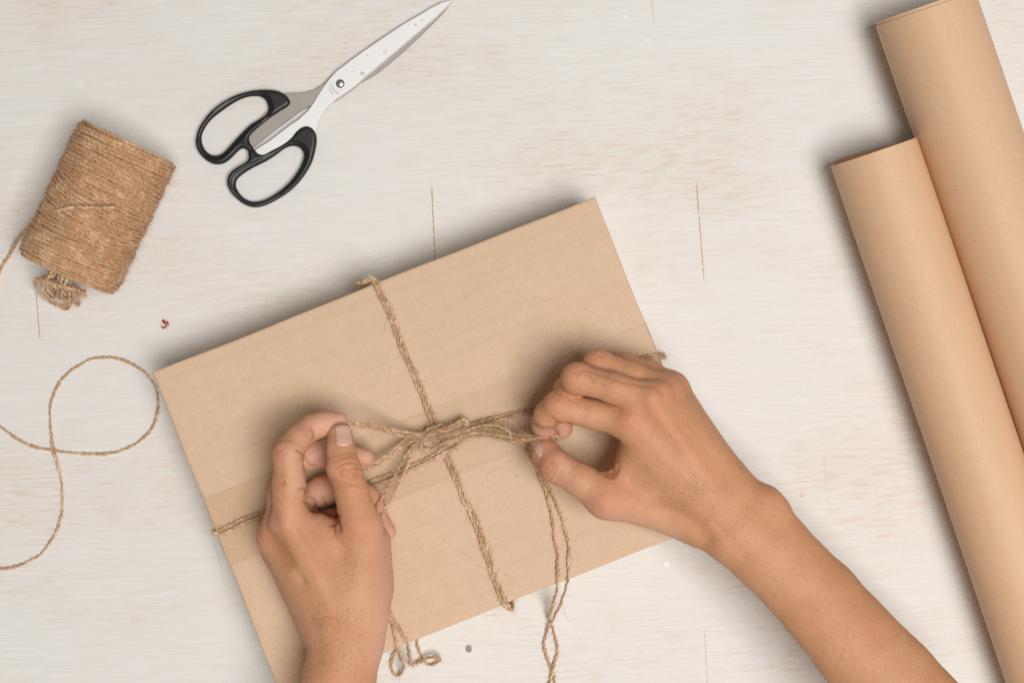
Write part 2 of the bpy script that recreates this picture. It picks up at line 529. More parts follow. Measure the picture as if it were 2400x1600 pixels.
def surface_nets(D, org, h):
    ins = D < 0
    nx, ny, nz = D.shape
    c = np.zeros((nx - 1, ny - 1, nz - 1), np.uint8)
    for dx in (0, 1):
        for dy in (0, 1):
            for dz in (0, 1):
                c += ins[dx:nx - 1 + dx, dy:ny - 1 + dy, dz:nz - 1 + dz]
    act = (c > 0) & (c < 8)
    idx = np.argwhere(act)
    vid = np.full(act.shape, -1, np.int64)
    vid[act] = np.arange(len(idx))
    acc = np.zeros((len(idx), 3)); cnt = np.zeros(len(idx))
    corners = [(0, 0, 0), (1, 0, 0), (0, 1, 0), (1, 1, 0), (0, 0, 1), (1, 0, 1), (0, 1, 1), (1, 1, 1)]
    val = [D[idx[:, 0] + x, idx[:, 1] + y, idx[:, 2] + z] for x, y, z in corners]
    for i in range(8):
        for j in range(i + 1, 8):
            a, b = np.array(corners[i]), np.array(corners[j])
            if np.abs(a - b).sum() != 1: continue
            va, vb = val[i], val[j]
            m = (va < 0) != (vb < 0)
            t = va[m] / (va[m] - vb[m])
            acc[m] += a + (b - a) * t[:, None]
            cnt[m] += 1
    V = org + h * (idx + acc / cnt[:, None])
    quads = []
    for ax in range(3):
        o1, o2 = [(1, 2), (2, 0), (0, 1)][ax]
        sl = [slice(1, None)] * 3; sl[ax] = slice(0, None)
        A = [slice(None)] * 3; B = [slice(None)] * 3
        A[ax] = slice(0, -1); B[ax] = slice(1, None)
        s0, s1 = ins[tuple(A)], ins[tuple(B)]
        e = np.argwhere(s0 != s1)
        ok = (e[:, o1] > 0) & (e[:, o2] > 0) & (e[:, o1] < D.shape[o1] - 1) & (e[:, o2] < D.shape[o2] - 1)
        e = e[ok]
        flip = s0[e[:, 0], e[:, 1], e[:, 2]]
        def cell(u, v):
            q = e.copy(); q[:, o1] += u; q[:, o2] += v
            return vid[q[:, 0], q[:, 1], q[:, 2]]
        Q = np.stack([cell(-1, -1), cell(0, -1), cell(0, 0), cell(-1, 0)], 1)
        Q[~flip] = Q[~flip][:, ::-1]
        quads.append(Q)
    Q = np.vstack(quads)
    return V, Q[(Q >= 0).all(1)]


def extract(sdf, lo, hi, h, B=8, margin=4.0):
    lo, hi = np.array(lo, float), np.array(hi, float)
    nb = np.ceil((hi - lo) / (h * B)).astype(int)
    D = np.ones(nb * B, np.float32)
    g = np.stack(np.meshgrid(*[np.arange(n) for n in nb], indexing='ij'), -1).reshape(-1, 3)
    ctr = lo + (g + 0.5 - 0.5 / B) * B * h
    dc = sdf(ctr)
    loc = np.stack(np.meshgrid(*[np.arange(B)] * 3, indexing='ij'), -1).reshape(-1, 3)
    D4 = D.reshape(nb[0], B, nb[1], B, nb[2], B).transpose(0, 2, 4, 1, 3, 5)
    D4 = np.ascontiguousarray(D4).reshape(-1, B**3)
    D4[dc < 0] = -1
    near = np.where(np.abs(dc) < B * h * 0.9 + margin)[0]
    for s in range(0, len(near), 400):
        b = near[s:s + 400]
        pts = (lo + (g[b][:, None] * B + loc[None]) * h).reshape(-1, 3)
        D4[b] = sdf(pts).reshape(len(b), -1)
    D = D4.reshape(nb[0], nb[1], nb[2], B, B, B).transpose(0, 3, 1, 4, 2, 5).reshape(nb * B)
    return surface_nets(np.ascontiguousarray(D), lo, h)


def laplace(V, Q, it, lam=0.5):
    E = np.vstack([Q[:, [0, 1]], Q[:, [1, 2]], Q[:, [2, 3]], Q[:, [3, 0]]])
    E = np.vstack([E, E[:, ::-1]])
    deg = np.bincount(E[:, 0], minlength=len(V)).astype(float)
    for _ in range(it):
        A = np.stack([np.bincount(E[:, 0], weights=V[E[:, 1], k], minlength=len(V)) for k in range(3)], 1) / deg[:, None]
        V = V + lam * (A - V)
    return V


def poly_sdf(X, poly):
    a = poly; b = np.roll(poly, -1, 0)
    d = np.full(len(X), 1e9); s = np.zeros(len(X), bool)
    for p, q in zip(a, b):
        e = q - p; w = X - p
        t = np.clip(w @ e / (e @ e + 1e-12), 0, 1)
        d = np.minimum(d, ((w - t[:, None] * e) ** 2).sum(1))
        c = (p[1] > X[:, 1]) != (q[1] > X[:, 1])
        with np.errstate(divide='ignore', invalid='ignore'):
            xi = (q[0] - p[0]) * (X[:, 1] - p[1]) / (q[1] - p[1] + 1e-15) + p[0]
        s ^= c & (X[:, 0] < xi)
    return np.where(s, -1, 1) * np.sqrt(d)


def polyline_dist(X, L):
    d = np.full(len(X), 1e9)
    for p, q in zip(L[:-1], L[1:]):
        e = q - p; w = X - p
        t = np.clip(w @ e / (e @ e + 1e-12), 0, 1)
        d = np.minimum(d, ((w - t[:, None] * e) ** 2).sum(1))
    return np.sqrt(d)


def vnoise(X, freq, seed):
    r = np.random.default_rng(seed)
    out = np.zeros(len(X))
    for _ in range(7):
        k = r.normal(0, 1, 3); k = k / np.linalg.norm(k) * freq * r.uniform(0.6, 1.5)
        out += np.sin(X @ k + r.uniform(0, 6.28))
    return out / 7 ** .5


def prism(outline, z0, z1, bev=0.0):
    """closed outline (mm, counter-clockwise) -> verts, faces with a chamfered top rim"""
    n = len(outline)
    def ring(o, z): return np.hstack([o, np.full((len(o), 1), z)])
    rings = [ring(outline, z0)]
    if bev > 0:
        t = np.roll(outline, -1, 0) - np.roll(outline, 1, 0)
        nn = np.stack([-t[:, 1], t[:, 0]], 1); nn /= np.linalg.norm(nn, axis=1)[:, None] + 1e-9
        rings += [ring(outline, z1 - bev), ring(outline + nn * bev, z1)]
    else:
        rings += [ring(outline, z1)]
    V = np.vstack(rings)
    F = []
    for k in range(len(rings) - 1):
        for i in range(n):
            j = (i + 1) % n
            F.append((k * n + i, k * n + j, (k + 1) * n + j, (k + 1) * n + i))
    F.append(tuple(reversed(range(n))))
    F.append(tuple(range((len(rings) - 1) * n, len(rings) * n)))
    return V, F


def ccw(o):
    a = np.roll(o, -1, 0)
    return o if (o[:, 0] * a[:, 1] - a[:, 0] * o[:, 1]).sum() > 0 else o[::-1]


# ================================================================== the setting
tv, tf = prism(np.array([[-700, -520], [700, -520], [700, 520], [-700, 520]], float), -28, 0)
table = mesh_obj('tabletop', tv, tf, M_TABLE, smooth=False)
tag(table, 'whitewashed wooden tabletop with pale horizontal grain', kind='structure')

# ================================================================== parcel
ZB = 45.0
c0, c1 = P(358, 872, ZB)[:2], P(1395, 460, ZB)[:2]
ux = (c1 - c0); BW = np.linalg.norm(ux); ux /= BW
uy = np.array([ux[1], -ux[0]])            # towards the viewer's side (down in the picture)
BD = 810 * S * 1000 * (900 - ZB) / 900
ang = math.atan2(ux[1], ux[0])


def boxpt(u, v):
    return c0 + ux * u + uy * v


parcel = empty('cardboard_box', None)
bc = boxpt(BW / 2, BD / 2)
parcel.location = (bc[0] * MM, bc[1] * MM, 0)
parcel.rotation_euler = (0, 0, ang)
tag(parcel, 'flat brown cardboard box sealed with tape and bound with twine', 'box')


def rrect(x0, x1, y0, y1, r, n=4):
    o = []
    for cx, cy, a0 in ((x1 - r, y1 - r, 0), (x0 + r, y1 - r, 90), (x0 + r, y0 + r, 180), (x1 - r, y0 + r, 270)):
        for k in range(n + 1):
            a = math.radians(a0 + 90 * k / n)
            o.append((cx + r * math.cos(a), cy + r * math.sin(a)))
    return np.array(o)


hw, hd = BW / 2, BD / 2
bv, bf = prism(rrect(-hw + .5, hw - .5, -hd + .4, hd - .4, 1.6), 0.1, ZB - 3.0, 0.3)
mesh_obj('carton_body', bv, bf, M_CARD, parcel, False)


def flap(x0, x1, y0, y1, z0, z1, sag_y):
    nx, ny = 40, 26
    rim_ = [0, .35, .8, 1.5, 2.6]
    xs = np.concatenate([[x0 + q for q in rim_], np.linspace(x0 + 6, x1 - 6, nx - 10), [x1 - q for q in rim_[::-1]]])
    ys = np.concatenate([[y0 + q for q in rim_], np.linspace(y0 + 6, y1 - 6, ny - 10), [y1 - q for q in rim_[::-1]]])
    X, Y = np.meshgrid(xs, ys, indexing='ij')
    ed = np.minimum.reduce([X - x0, x1 - X, Y - y0, y1 - Y])
    Z = z1 + 0.10 * np.sin(X / 41.0 + y0) * np.sin(Y / 23.0) * np.clip(ed / 20, 0, 1) - 0.7 * np.exp(-ed / 0.6)
    ew = np.clip(1 - ed / 12, 0, 1)
    Y = Y + ew * 0.28 * (np.sin(X / 11.0) * 0.5 + np.sin(X / 29.0 + 1.0))
    X = X + ew * 0.28 * (np.sin(Y / 9.0) * 0.5 + np.sin(Y / 23.0 + 2.0))
    V = np.stack([X, Y, Z], -1).reshape(-1, 3)
    F = [(i * ny + j, (i + 1) * ny + j, (i + 1) * ny + j + 1, i * ny + j + 1) for i in range(nx - 1) for j in range(ny - 1)]
    rim = [i * ny for i in range(nx)] + [(nx - 1) * ny + j for j in range(1, ny)] + [i * ny + ny - 1 for i in range(nx - 2, -1, -1)] + [j for j in range(ny - 2, 0, -1)]
    low = V[rim].copy(); low[:, 2] = z0
    b = len(V); n = len(rim)
    V = np.vstack([V, low])
    F += [(rim[i], b + i, b + (i + 1) % n, rim[(i + 1) % n]) for i in range(n)]
    F.append(tuple(b + i for i in range(n - 1, -1, -1)))
    return V, F


fv, ff = flap(-hw, hw, 0.5, hd, ZB - 3.0, ZB, 0)
f1 = mesh_obj('top_flap', fv, ff, M_CARD, parcel)
fv, ff = flap(-hw, hw, -hd, -0.5, ZB - 3.0, ZB, 0)
f2 = mesh_obj('top_flap', fv, ff, M_CARD, parcel)
tw = 21.0
# tape over the seam, folded down both ends
nseg = 60
xs = np.concatenate([[-hw - .35, -hw - .35, -hw - .1], np.linspace(-hw + .6, hw - .6, nseg), [hw + .1, hw + .35, hw + .35]])
zs = np.concatenate([[18, ZB - 1.6, ZB - .4], np.full(nseg, ZB + .17), [ZB - .4, ZB - 1.6, 18]])
ys = np.linspace(-tw, tw, 14)
X, Y = np.meshgrid(xs, ys, indexing='ij')
Z = np.repeat(zs[:, None], 14, 1) + 0.03 * np.sin(X / 17.0 + Y / 9.0) * (np.abs(X) < hw - 2)
V = np.stack([X, Y, Z], -1).reshape(-1, 3)
F = [(i * 14 + j, (i + 1) * 14 + j, (i + 1) * 14 + j + 1, i * 14 + j + 1) for i in range(len(xs) - 1) for j in range(13)]
tp = mesh_obj('packing_tape', V, F, M_TAPE, parcel, False)
tag(tp, 'strip of darker brown tape along the middle seam')
sol = tp.modifiers.new('thickness', 'SOLIDIFY'); sol.thickness = 0.00005; sol.offset = 1


# ================================================================== kraft paper rolls
def roll(name, edge_l, edge_r, slope, r_in, turns, lips, length, label):
    """edge_l/edge_r: pixels of the two silhouette corners at the top end"""
    d = np.array([slope, -1.0, 0]); d /= np.linalg.norm(d)
    nrm = np.array([-d[1], d[0], 0])
    if nrm[0] < 0: nrm = -nrm
    r = 27.0
    for _ in range(30):
        a, b = P(*edge_l, r), P(*edge_r, r)
        r = 0.5 * abs((b - a) @ nrm) * 0.999
    ctr = 0.5 * (a + b)
    ctr = ctr - d * ((ctr - a) @ d) * 0.0
    o = empty(name, None)
    o.location = (ctr[0] * MM, ctr[1] * MM, r * MM)
    q = Vector(d).to_track_quat('Z', 'Y')
    # local axes: z along the roll
    o.rotation_mode = 'QUATERNION'
    o.rotation_quaternion = q
    up = q.inverted() @ Vector((0, 0, 1))
    a_up = math.atan2(up.y, up.x)
    tag(o, label, 'paper roll', 'rolls of kraft paper')
    # spiral sheet, split into wound layers so that the layers can telescope
    for k in range(turns):
        R0 = r - k * 0.9
        R1 = r - (k + 1) * 0.9 + 0.25
        n = 96
        a0 = a_up + lips[k][1]
        t = np.linspace(0, 1, n)
        aa = a0 + t * 2 * math.pi * 0.998
        rr = R0 + (R1 - R0) * t
        rr = rr * (1 + 0.004 * np.sin(2 * aa + k))
        zz = lips[k][0] + np.concatenate([[0, .12, .4, 1.5, 4], np.linspace(10, length, 58)])
        un = 1 + 0.005 * np.sin(zz[:, None] / 47.0 + 2 * aa[None] + k) + 0.004 * np.sin(zz[:, None] / 90.0 - 3 * aa[None])
        X = rr[None] * np.cos(aa)[None] * un
        Y = rr[None] * np.sin(aa)[None] * un
        skew = lips[k][2] * np.cos(aa - a_up - lips[k][3])
        Z = zz[:, None] + np.clip(1 - (zz[:, None] - lips[k][0]) / 120.0, 0, 1) * skew[None]
        V = np.stack([X, Y, Z], -1).reshape(-1, 3)
        F = [(i * n + j, i * n + j + 1, (i + 1) * n + j + 1, (i + 1) * n + j) for i in range(len(zz) - 1) for j in range(n - 1)]
        s = mesh_obj('paper_layer', V, F, M_KRAFT, o)
        m = s.modifiers.new('thickness', 'SOLIDIFY'); m.thickness = 0.0002; m.offset = -1
    return o


roll('kraft_paper_roll', (2052, 52), (2277, -26), 0.343, 20, 5,
     [(2.6, 2.0, 3.4, 0.0), (0.4, 2.3, 3.4, 0.0), (0.9, 1.9, 3.2, 0.1), (3, 2.5, 3, 0), (5, 2, 3, 0)], 640,
     'thicker roll of brown kraft paper running off the top right corner')
roll('kraft_paper_roll', (1949, 390), (2143, 318), 0.339, 20, 5,
     [(0.6, -2.2, 1.4, 0.0), (2.2, -2.0, 1.6, 0), (1.6, -1.6, 4.6, -0.25), (2.0, -2, 4.0, 0), (4, -2, 2, 0)], 640,
     'thinner roll of brown kraft paper, lower left of the two rolls')


# ================================================================== scissors
def zs_(pts, sc=3.136, ox=430, oy=0, z=4.0):
    return np.array([P(x / sc + ox, y / sc + oy, z)[:2] for x, y in pts])


sciss = empty('scissors', None)
tag(sciss, 'steel scissors with black plastic handles lying on the table', 'scissors')
front = [(1980, 4), (1900, 20), (1820, 60), (1720, 120), (1600, 190), (1400, 325), (1250, 430), (1130, 520), (1075, 578), (1030, 640), (990, 700), (955, 760), (915, 815),
         (850, 875), (790, 915), (640, 1030), (525, 1105), (545, 1130), (600, 1150), (700, 1110), (830, 1040), (940, 1030), (970, 975), (990, 920), (1010, 860), (1050, 800), (1120, 730),
         (1200, 675), (1296, 606), (1304, 588), (1330, 566), (1500, 424), (1600, 340), (1700, 254), (1850, 128)]
back = [(1978, 8), (1920, 85), (1850, 158), (1780, 228), (1700, 305), (1600, 397), (1500, 482), (1400, 556), (1300, 612), (1200, 690), (1080, 765), (960, 775), (920, 784), (880, 804),
        (700, 937), (515, 1082), (440, 1040), (500, 930), (640, 800), (700, 690), (760, 686), (880, 682), (960, 662), (1030, 620), (1100, 545), (1250, 445), (1500, 290), (1720, 140)]


def blade(pts, z0, z1, name, mat, label=None):
    o = ccw(zs_(pts, z=z1))
    # densify between the sharp tip and the notch without rounding the straight edge
    V, F = prism(o, z0, z1, 0.22)
    b = mesh_obj(name, V, F, mat, sciss, False)
    if label: tag(b, label)
    return b


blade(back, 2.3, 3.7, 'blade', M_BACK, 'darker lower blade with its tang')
fb = blade(front, 3.75, 5.2, 'blade', M_BLADE, 'bright upper blade')
up_out = [(780, 735), (750, 697), (690, 668), (600, 660), (500, 668), (400, 695), (300, 745), (220, 805), (160, 870), (110, 950), (92, 1020), (95, 1080), (120, 1130), (170, 1180), (220, 1205),
          (270, 1206), (310, 1190), (350, 1158), (400, 1108), (432, 1088), (460, 1098), (490, 1122), (515, 1104), (505, 1075), (486, 1045), (482, 1015), (500, 985), (560, 930), (640, 866), (720, 812), (770, 782), (787, 756)]
up_in = [(622, 785), (607, 742), (570, 712), (520, 705), (440, 720), (360, 760), (280, 815), (200, 880), (150, 950), (130, 1010), (145, 1080), (180, 1125), (220, 1142), (265, 1138), (300, 1115),
         (360, 1050), (430, 975), (500, 910), (570, 868), (606, 840), (622, 812)]
lo_out = [(905, 930), (940, 940), (970, 975), (979, 1030), (970, 1100), (940, 1200), (880, 1300), (800, 1390), (700, 1460), (600, 1510), (520, 1525), (450, 1505), (390, 1460), (345, 1410), (322, 1350),
          (330, 1300), (360, 1260), (420, 1220), (468, 1190), (483, 1160), (477, 1125), (492, 1103), (520, 1100), (532, 1118), (548, 1135), (590, 1140), (640, 1115), (720, 1070), (790, 1022), (830, 972), (870, 940)]
lo_in = [(886, 1135), (866, 1097), (830, 1077), (790, 1075), (740, 1095), (680, 1140), (600, 1190), (500, 1240), (430, 1285), (391, 1325), (385, 1370), (410, 1420), (450, 1460), (500, 1482), (560, 1480),
         (620, 1460), (700, 1410), (780, 1340), (840, 1260), (875, 1190)]


def handle(outer, inner, zc):
    O = catmull(zs_(outer, z=5), 1.2, True); I = catmull(zs_(inner, z=5), 1.2, True)
    def sdf(X):
        key = X[:, :2]
        u, inv = np.unique(np.round(key * 4).astype(np.int64), axis=0, return_inverse=True)
        inv = inv.ravel()
        ud = u / 4.0
        do = poly_sdf(ud, O); di = -poly_sdf(ud, I)
        d2 = np.maximum(do, di)[inv]
        dh = di[inv]
        hz = 3.3 - 0.9 * np.clip((dh + 3.2) / 1.0, 0, 1)       # thinner lip round the finger hole
        r = 2.0
        q0 = d2 + r; q1 = np.abs(X[:, 2] - zc) - hz + r
        return np.sqrt(np.maximum(q0, 0) ** 2 + np.maximum(q1, 0) ** 2) + np.minimum(np.maximum(q0, q1), 0) - r
    lo = [O[:, 0].min() - 2, O[:, 1].min() - 2, zc - 5]; hi = [O[:, 0].max() + 2, O[:, 1].max() + 2, zc + 5]
    V, Q = extract(sdf, lo, hi, 0.5, B=8, margin=3)
    V = laplace(V, Q, 3)
    V[:, 2] = np.maximum(V[:, 2], 0.05)
    return mesh_obj('handle', V, Q, M_BLACK, sciss)


handle(up_out, up_in, 3.4)
handle(lo_out, lo_in, 4.0)
# pivot
pv = P(1152 / 3.136 + 430, 616 / 3.136, 5.2)
nb, na = 7, 28
V = [(pv[0], pv[1], 6.5)]
for i in range(1, nb + 1):
    t = i / nb
    for j in range(na):
        a = j * 2 * math.pi / na
        z = 5.2 + 1.3 * math.sqrt(max(0, 1 - t**2.2))
        if i == nb: z = 5.1
        V.append((pv[0] + 2.75 * t * math.cos(a), pv[1] + 2.75 * t * math.sin(a), z))
F = [(0, 1 + j, 1 + (j + 1) % na) for j in range(na)]
for i in range(nb - 1):
    for j in range(na):
        F.append((1 + i * na + j, 1 + (i + 1) * na + j, 1 + (i + 1) * na + (j + 1) % na, 1 + i * na + (j + 1) % na))
mesh_obj('rivet', V, F, M_PIVOT, sciss)


def lettering(txt, px, py, size, rot, z, parent):
    cu = bpy.data.curves.new('lettering', 'FONT')
    cu.body = txt; cu.size = size * MM; cu.align_x = 'CENTER'; cu.align_y = 'CENTER'; cu.extrude = 0.00002
    cu.materials.append(M_INK)
    tmp = bpy.data.objects.new('lettering', cu)
    col.objects.link(tmp)
    me = bpy.data.meshes.new_from_object(tmp.evaluated_get(bpy.context.evaluated_depsgraph_get()))
    bpy.data.objects.remove(tmp)
    o = bpy.data.objects.new('lettering', me)
    col.objects.link(o)
    w = P(px, py, z)
    o.location = (w[0] * MM, w[1] * MM, z * MM); o.rotation_euler = (0, 0, rot)
    o.parent = parent
    return o


lettering('STAINLESS', 782.5, 209.5, 1.75, math.radians(-49), 5.24, sciss)
lettering('STEEL', 775.5, 215.0, 1.75, math.radians(-49), 5.24, sciss)

# ================================================================== red crumb
crumb = Tubes()
for pts, r in (([(381, 750), (384, 753), (386, 756)], 1.0), ([(383, 756), (386, 756), (389, 754)], .8), ([(391, 753), (393, 757), (395, 761)], .6), ([(381, 769), (385, 767), (388, 765), (391, 762)], .65), ([(377, 763), (379, 766), (383, 767)], .35), ([(387, 757), (390, 760), (390, 763)], .45)):
    crumb.tube(catmull([P(x, y, r * .6) for x, y in pts], .4), r * .75, 6)
cr = crumb.build('wax_crumb', M_RED)
tag(cr, 'tiny red crumb of wax lying left of the box', 'crumb')

# ================================================================== twine spool
spool = empty('twine_spool', None)
tag(spool, 'spool of brown jute twine lying on its side', 'twine spool')
RS = 31.5
sa, sb = P(304, 330, RS), P(156, 645, RS)
ax = (sb - sa); SL = np.linalg.norm(ax); ax /= SL
sx = np.cross(ax, [0, 0, 1]); sx /= np.linalg.norm(sx)
sz = np.array([0, 0, 1.0])
NTH, NS = 240, int(SL / 0.5) + 20
hmap = np.full((NTH, NS), 27.6)
tsp = Tubes(); fsp = Tubes()


def lay(turns, s0, pitch, amp, phase, dia=1.75, wob=0.5, fz=8):
    n = int(turns * 150)
    t = np.linspace(0, turns, n)
    th = t * 2 * math.pi
    s = s0 + pitch * t + amp * np.cos(th - phase) + wob * np.sin(t * 1.7 + phase * 3)
    s = np.clip(s, 1.0, SL - 1.0)
    rr = np.zeros(n)
    it = ((th % (2 * math.pi)) / (2 * math.pi) * NTH).astype(int) % NTH
    js = np.clip((s / 0.5).astype(int) + 8, 2, NS - 3)
    for i in range(n):
        a, j = it[i], js[i]
        hh = max(hmap[a, j - 1], hmap[a, j], hmap[a, j + 1])
        rr[i] = hh + dia * 0.24
    k = 21
    sm = np.convolve(np.pad(rr, (k // 2, k // 2), 'edge'), np.ones(k) / k, 'valid')
    rr = np.maximum(sm, rr - 0.25)
    rr = np.convolve(np.pad(rr, (4, 4), 'edge'), np.ones(9) / 9, 'valid')
    for i in range(n):
        a, j = it[i], js[i]
        for dj, hgt in ((-2, .02), (-1, .18), (0, .26), (1, .18), (2, .02)):
            v = rr[i] + dia * hgt
            if v > hmap[a, j + dj]: hmap[a, j + dj] = v
    C = sa + ax * s[:, None] + (sx * np.cos(th)[:, None] + sz * np.sin(th)[:, None]) * rr[:, None]
    C = catmull(C, 1.0)
    tsp.twine(C, dia, 7.0, 1.0, 5, 0.09, catm=False)
    fsp.fuzz(C, int(fz * turns), (1.5, 6.0), 0.065, 0.5, 0.7)
    return C


lay(SL / 1.7 - 1.2, 1.0, 1.7, 0.0, 0.0, fz=40)
r2 = np.random.default_rng(11)
bands = [(12, 3, 1.6, 1.6, 1.5), (14, 9, 1.6, 4.5, 1.9), (12, 26, 1.65, 3.0, -1.3), (14, 36, 1.65, 5.5, 1.6), (11, 58, 1.6, 4.0, -1.6), (11, 63, 1.6, 4.0, 1.3), (8, 15, 1.9, 2.5, -2.2), (8, 44, 2.0, 3.0, 2.4), (8, 70, 1.7, 1.6, -1.0),
         (7, 2.5, 1.7, 1.0, .4), (6, 30, 2.6, 5.5, 2.6), (5, 56, 2.8, 5.0, .9), (5, 76, 1.6, .8, 0.3)]
for (tn, s0, pt, am, ph) in bands:
    lay(tn, s0, pt, am, ph, wob=0.6, fz=150)
# limit to the overall radius seen in the photograph is handled by the start radius of the core
tsp.build('wound_twine', M_SPOOL, spool)
# core tube
n = 60
V, F = [], []
for s_, r_ in ((1.5, 12), (1.0, 27.6), (SL - 1.0, 27.6), (SL - 1.5, 12)):
    for j in range(n):
        a = j * 2 * math.pi / n
        V.append(sa + ax * s_ + (sx * math.cos(a) + sz * math.sin(a)) * r_)
for i in range(3):
    F += [(i * n + j, (i + 1) * n + j, (i + 1) * n + (j + 1) % n, i * n + (j + 1) % n) for j in range(n)]
core = mesh_obj('core', V, F, M_SPOOL, spool)
# strand crossing the spool and trailing off to the left
tt = Tubes()
zc = lambda px, py, z: P(px, py, z)
lead = [zc(268, 486, 63.0), zc(215, 486, 64.5), zc(170, 486, 63.5), zc(130, 494, 58), zc(98, 508, 48), zc(76, 522, 34), zc(60, 538, 20), zc(42, 560, 9), zc(25, 590, 3), zc(10, 618, 1.3), zc(0, 636, 1.2), zc(-25, 690, 1.2), zc(-60, 780, 1.2)]
C = tt.twine(lead, 1.9); fsp.fuzz(C, 40)
tt.build('trailing_strand', M_TWINE, spool)
tl = Tubes()


def z3(pts, sc=11.2, ox=60, oy=600):
    return [P(x / sc + ox, y / sc + oy, z) for x, y, z in pts]


loops = [[(760, 280, 32), (640, 430, 32), (520, 560, 30), (430, 620, 30), (330, 585, 26), (255, 625, 22), (245, 730, 18), (290, 860, 13), (360, 990, 10), (470, 1085, 8), (600, 1165, 6), (730, 1255, 5), (860, 1335, 4), (970, 1385, 3), (1070, 1395, 3), (1140, 1330, 5), (1180, 1220, 12), (1150, 1080, 18)],
         [(820, 240, 38), (760, 400, 38), (700, 500, 36), (560, 560, 34), (450, 680, 32), (440, 800, 28), (500, 950, 24), (600, 1080, 20), (740, 1170, 17), (900, 1255, 15), (1080, 1275, 14), (1250, 1250, 15), (1370, 1280, 12), (1420, 1180, 16), (1410, 1070, 20), (1330, 1040, 24), (1260, 900, 26)],
         [(800, 300, 36), (620, 520, 37), (520, 660, 36), (640, 700, 38), (740, 780, 38), (810, 850, 36), (835, 950, 32), (800, 1050, 26), (700, 1100, 20), (580, 1010, 18), (540, 880, 22), (600, 800, 26), (700, 860, 24), (770, 960, 20)],
         [(1050, 420, 42), (960, 620, 42), (900, 760, 40), (940, 900, 36), (930, 1060, 28), (980, 1160, 22), (1090, 1180, 20), (1140, 1080, 26), (1120, 940, 32), (1160, 860, 36), (1250, 900, 34), (1230, 1010, 28)],
         [(1150, 500, 42), (1030, 700, 42), (1000, 820, 42), (1080, 850, 40), (1200, 870, 38), (1330, 900, 36), (1420, 960, 32), (1500, 1020, 28), (1560, 1080, 24)],
         [(960, 400, 38), (860, 600, 38), (820, 760, 36), (860, 860, 33), (1000, 990, 26), (1120, 1060, 20), (1240, 1200, 14), (1320, 1240, 10), (1390, 1300, 6)],
         [(860, 330, 36), (720, 500, 36), (640, 620, 34), (560, 760, 30), (600, 900, 26), (720, 1010, 22), (860, 1090, 19), (1000, 1100, 17)],
         [(1100, 420, 30), (1000, 640, 30), (900, 820, 26), (1000, 1000, 18), (1180, 1080, 14), (1330, 1010, 18), (1380, 880, 24), (1300, 760, 28)],
         [(1300, 560, 26), (1240, 760, 26), (1330, 930, 22), (1450, 1000, 18), (1560, 1000, 18), (1540, 900, 22)],
         [(330, 600, 34), (520, 640, 38), (760, 700, 40), (1000, 790, 40), (1250, 860, 36), (1450, 960, 30)], [(420, 520, 30), (640, 600, 34), (900, 690, 36), (1200, 790, 32), (1480, 900, 26)], [(500, 600, 38), (800, 730, 42), (1080, 830, 42), (1300, 880, 38), (1500, 960, 30), (1580, 1060, 22)],
         [(900, 420, 22), (760, 640, 22), (680, 820, 18), (760, 980, 12), (900, 1080, 9), (1060, 1100, 8), (1200, 1000, 12)]]
for lp in loops:
    C = tl.twine(z3(lp), 1.75); fsp.fuzz(C, 18)
tl.build('tangled_end', M_TWINE, spool)
tag(fsp.build('loose_fibres', M_FUZZ, spool), kind='stuff')

# ================================================================== loose loop of twine on the table
lp = empty('loose_twine', None)
tag(lp, 'thin jute twine curled in a loop on the bare table', 'twine')
pts = [(-60, 950), (-25, 978), (0, 998), (23, 1017), (57, 1037), (92, 1050), (126, 1055.5), (172, 1061), (222, 1063.6), (268, 1060), (306, 1046), (337, 1025), (358, 998), (369, 967.5), (370.5, 937), (361.6, 902),
       (340.6, 874), (306, 851), (275.5, 840.5), (245, 837.4), (214, 841), (184, 856.5), (153, 879.5), (132, 910), (120.5, 941), (117, 979), (119, 1013), (124, 1048), (132, 1082), (142, 1117), (146, 1155), (145.4, 1193),
       (138, 1228), (122.5, 1262), (99.5, 1293), (69, 1314), (38, 1326.5), (0, 1332), (-40, 1334), (-80, 1330)]
zz = [1.0] * len(pts)
for i, (x, y) in enumerate(pts):
    if i > 20 and 1020 < y < 1090: zz[i] = 2.6
t1 = Tubes(); C = t1.twine([P(x, y, z) for (x, y), z in zip(pts, zz)], 1.75, jitter=.08)
f1_ = Tubes(); f1_.fuzz(C, 220, (1.2, 4.0), 0.045)
t1.build('strand', M_TWINE, lp)
tag(f1_.build('loose_fibres', M_FUZZ, lp), kind='stuff')

# ================================================================== twine bound round the box
tied = empty('binding_twine', None)
tag(tied, 'brown jute twine tied crosswise round the cardboard box', 'twine')
fz = Tubes()
ZT = ZB + 1.15


def z5(pts, sc=3.92, ox=800, oy=900):
    return [(x / sc + ox, y / sc + oy, z) for x, y, z in pts]


def zl(pts, sc=3.92, ox=820, oy=1300):
    return [(x / sc + ox, y / sc + oy, z) for x, y, z in pts]


def zk(pts, sc=7.84, ox=950, oy=960):
    return [(x / sc + ox, y / sc + oy, z) for x, y, z in pts]


def strands(name, lines, dia=2.1, nf=1.0, flen=(2, 7)):
    t = Tubes()
    for ln in lines:
        C = t.twine([P(*q) if len(q) == 3 and not isinstance(q, np.ndarray) else q for q in ln], dia)
        L = len(C) * 0.55
        fz.fuzz(C, int(L * nf), flen)
    return t.build(name, M_TWINE, tied)


